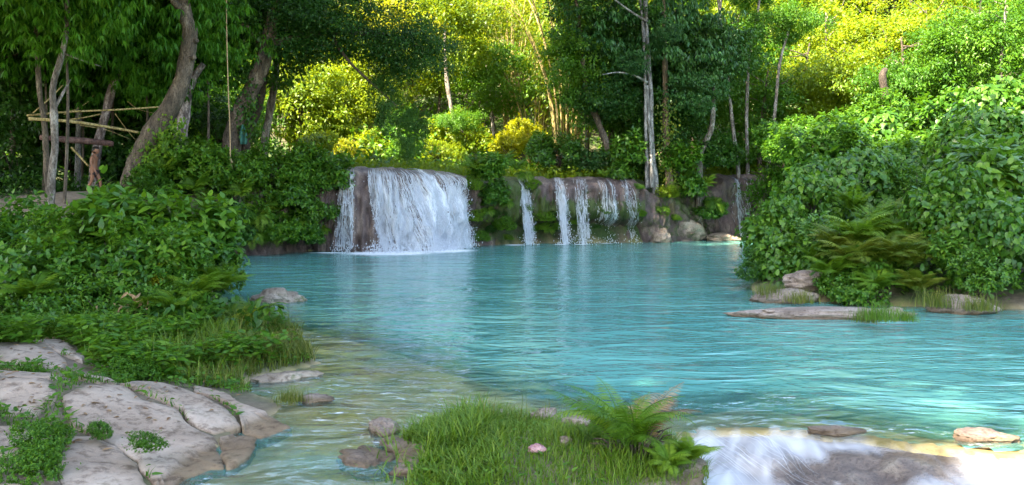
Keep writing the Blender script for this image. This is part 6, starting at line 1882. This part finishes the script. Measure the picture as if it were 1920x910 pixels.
# facing +x; y is across the body
pel = (0.0, 0.0, 0.60, 0.085)
ch = [[pel, (0.0, 0, 0.70, 0.088), (-0.005, 0, 0.82, 0.1), (0.0, 0, 0.93, 0.095), (0.01, 0, 1.0, 0.045), (0.03, 0, 1.05, 0.042)]]
for s in (-1, 1):
    sw = 0.1 * s
    ch.append([pel, (0.0, 0.065 * s, 0.57, 0.075), (0.06 + sw * 0.7, 0.07 * s, 0.33, 0.048), (0.0 + sw * 1.5, 0.07 * s, 0.075, 0.03), (0.03 + sw * 1.6, 0.07 * s, 0.03, 0.026), (0.12 + sw * 1.6, 0.07 * s, 0.018, 0.017)])
    ch.append([(0.0, 0, 0.93, 0.095), (0.0, 0.125 * s, 0.935, 0.045), (-0.03 - sw * 0.3, 0.155 * s, 0.76, 0.033), (0.05 - sw * 0.5, 0.15 * s, 0.60, 0.024), (0.075 - sw * 0.5, 0.148 * s, 0.545, 0.022)])
    hx = 0.075 - sw * 0.5
    for f, (dy, ln_) in enumerate(((-0.016, 0.05), (-0.005, 0.058), (0.006, 0.054), (0.016, 0.043))):
        ch.append([(hx, 0.148 * s, 0.545, 0.022), (hx + 0.012, 0.148 * s + dy, 0.515, 0.009), (hx + 0.018, 0.148 * s + dy, 0.515 - ln_ * 0.6, 0.0075), (hx + 0.012, 0.148 * s + dy, 0.515 - ln_, 0.006)])
    ch.append([(hx, 0.148 * s, 0.545, 0.022), (hx + 0.028, 0.148 * s - 0.012 * s, 0.525, 0.009), (hx + 0.04, 0.148 * s - 0.014 * s, 0.5, 0.0075)])
body = skin_mesh('body', ch)
obj('body', body, SKIN, t)
# head with face, joined into the body's own part list
hm = MB()
u = np.linspace(0, math.pi, 22)
v = np.linspace(0, 2 * math.pi, 33)[:-1]
U, V_ = np.meshgrid(u, v, indexing='ij')
hx, hy, hz = np.sin(U) * np.cos(V_), np.sin(U) * np.sin(V_), np.cos(U)
jaw = 1 - 0.22 * sstep(0.1, -0.9, hz)
X_ = 0.098 * hx * (1 - 0.06 * sstep(0, -1, hz)) + 0.02 * np.exp(-(((hy) / 0.14) ** 2 + ((hz + 0.12) / 0.16) ** 2)) * (hx > 0) - 0.008 * (np.exp(-(((np.abs(hy) - 0.36) / 0.15) ** 2 + ((hz - 0.06) / 0.13) ** 2))) * (hx > 0) + 0.007 * np.exp(-((hy / 0.25) ** 2 + ((hz + 0.5) / 0.1) ** 2)) * (hx > 0)
Y_ = 0.075 * hy * jaw
Z_ = 0.11 * hz
ii, jj = np.meshgrid(np.arange(21), np.arange(32), indexing='ij')
j2 = (jj + 1) % 32
hm.add(np.stack([X_, Y_, Z_], -1).reshape(-1, 3), None, np.stack([ii * 32 + jj, (ii + 1) * 32 + jj, (ii + 1) * 32 + j2, ii * 32 + j2], -1).reshape(-1, 4))
hd = obj('head', hm.mesh('head', True), SKIN, t, (0.045, 0, 1.125), (0, 0.12, 0))
for s in (-1, 1):
    for nm, lo, sz, mt in (('eye', (0.083, 0.027 * s, 0.008), (0.008, 0.011, 0.007), plain('eye_dark', (0.02, 0.015, 0.012), 0.2)), ('ear', (-0.008, 0.076 * s, -0.01), (0.02, 0.008, 0.028), SKIN)):
        em = MB()
        em.add(np.stack([hx * sz[0], hy * sz[1], hz * sz[2]], -1).reshape(-1, 3), None, np.stack([ii * 32 + jj, (ii + 1) * 32 + jj, (ii + 1) * 32 + j2, ii * 32 + j2], -1).reshape(-1, 4))
        obj(nm, em.mesh(nm, True), mt, hd, lo)
em = MB()
em.add(np.stack([hx * 0.006, hy * 0.02, hz * 0.006], -1).reshape(-1, 3), None, np.stack([ii * 32 + jj, (ii + 1) * 32 + jj, (ii + 1) * 32 + j2, ii * 32 + j2], -1).reshape(-1, 4))
obj('mouth', em.mesh('mouth', True), plain('lip_colour', (0.25, 0.08, 0.06)), hd, (0.086, 0, -0.056))
hr = MB()
keep_ = (hz > 0.42) | ((hx < 0.1) & (hz > -0.35))
puff = np.where(keep_, 1.09 + 0.03 * fbm(hx * 7, hy * 7, hz * 7, 3, 2), 0.9)
hr.add(np.stack([0.098 * hx * puff, 0.078 * hy * puff, 0.11 * hz * puff], -1).reshape(-1, 3), None, np.stack([ii * 32 + jj, (ii + 1) * 32 + jj, (ii + 1) * 32 + j2, ii * 32 + j2], -1).reshape(-1, 4))
obj('hair', hr.mesh('hair', True), HAIR, hd)
sh = skin_mesh('shorts', [[(0.0, 0, 0.66, 0.1), (0.0, 0, 0.6, 0.1), (0.005, 0.066, 0.56, 0.088), (0.055, 0.072, 0.4, 0.074)], [(0.0, 0, 0.6, 0.1), (0.0, -0.066, 0.56, 0.088), (-0.01, -0.072, 0.4, 0.074)]])
obj('shorts', sh, SHORTS, t)

# ------------------------------------------------------------------ camera, sky, sun
cam = bpy.data.objects.new('camera', bpy.data.cameras.new('camera'))
C.objects.link(cam)
cam.location = (0, 0, H)
cam.rotation_euler = (math.pi / 2, 0, 0)
cam.data.sensor_width = 36
cam.data.lens = 36 * F / 1920
cam.data.shift_y = -(455 - HY) / 1920
cam.data.clip_end = 2000
sc = bpy.context.scene
sc.camera = cam

SUN = unit(np.array([-0.5, -0.42, 0.76]))
sc.world = bpy.data.worlds.new('World')
sc.world.use_nodes = True
nt = sc.world.node_tree
bgd = nt.nodes['Background']
sky = nt.nodes.new('ShaderNodeTexSky')
sky.sky_type = 'NISHITA'
sky.sun_disc = False
sky.sun_elevation = math.asin(SUN[2])
sky.sun_rotation = math.atan2(SUN[0], SUN[1])
nt.links.new(sky.outputs[0], bgd.inputs[0])
bgd.inputs[1].default_value = 0.15
sun = bpy.data.objects.new('sun', bpy.data.lights.new('sun', 'SUN'))
C.objects.link(sun)
sun.data.energy = 5.0
sun.data.angle = math.radians(0.5)
sun.data.color = (1.0, 0.93, 0.8)
sun.rotation_euler = Vector(-SUN).to_track_quat('-Z', 'Y').to_euler()
sun.location = tuple(SUN * 60)

sc.render.engine = 'CYCLES'
cy = sc.cycles
cy.max_bounces, cy.diffuse_bounces, cy.glossy_bounces, cy.transmission_bounces, cy.transparent_max_bounces = 8, 4, 3, 5, 10
cy.use_denoising = True
cy.sample_clamp_indirect = 6.0
cy.caustics_reflective = cy.caustics_refractive = False
vs = sc.view_settings
vs.view_transform, vs.look, vs.gamma, vs.use_curve_mapping = 'Standard', 'None', 1.0, False
vs.exposure = 2.95

vs.use_white_balance = True
vs.white_balance_temperature = 7600
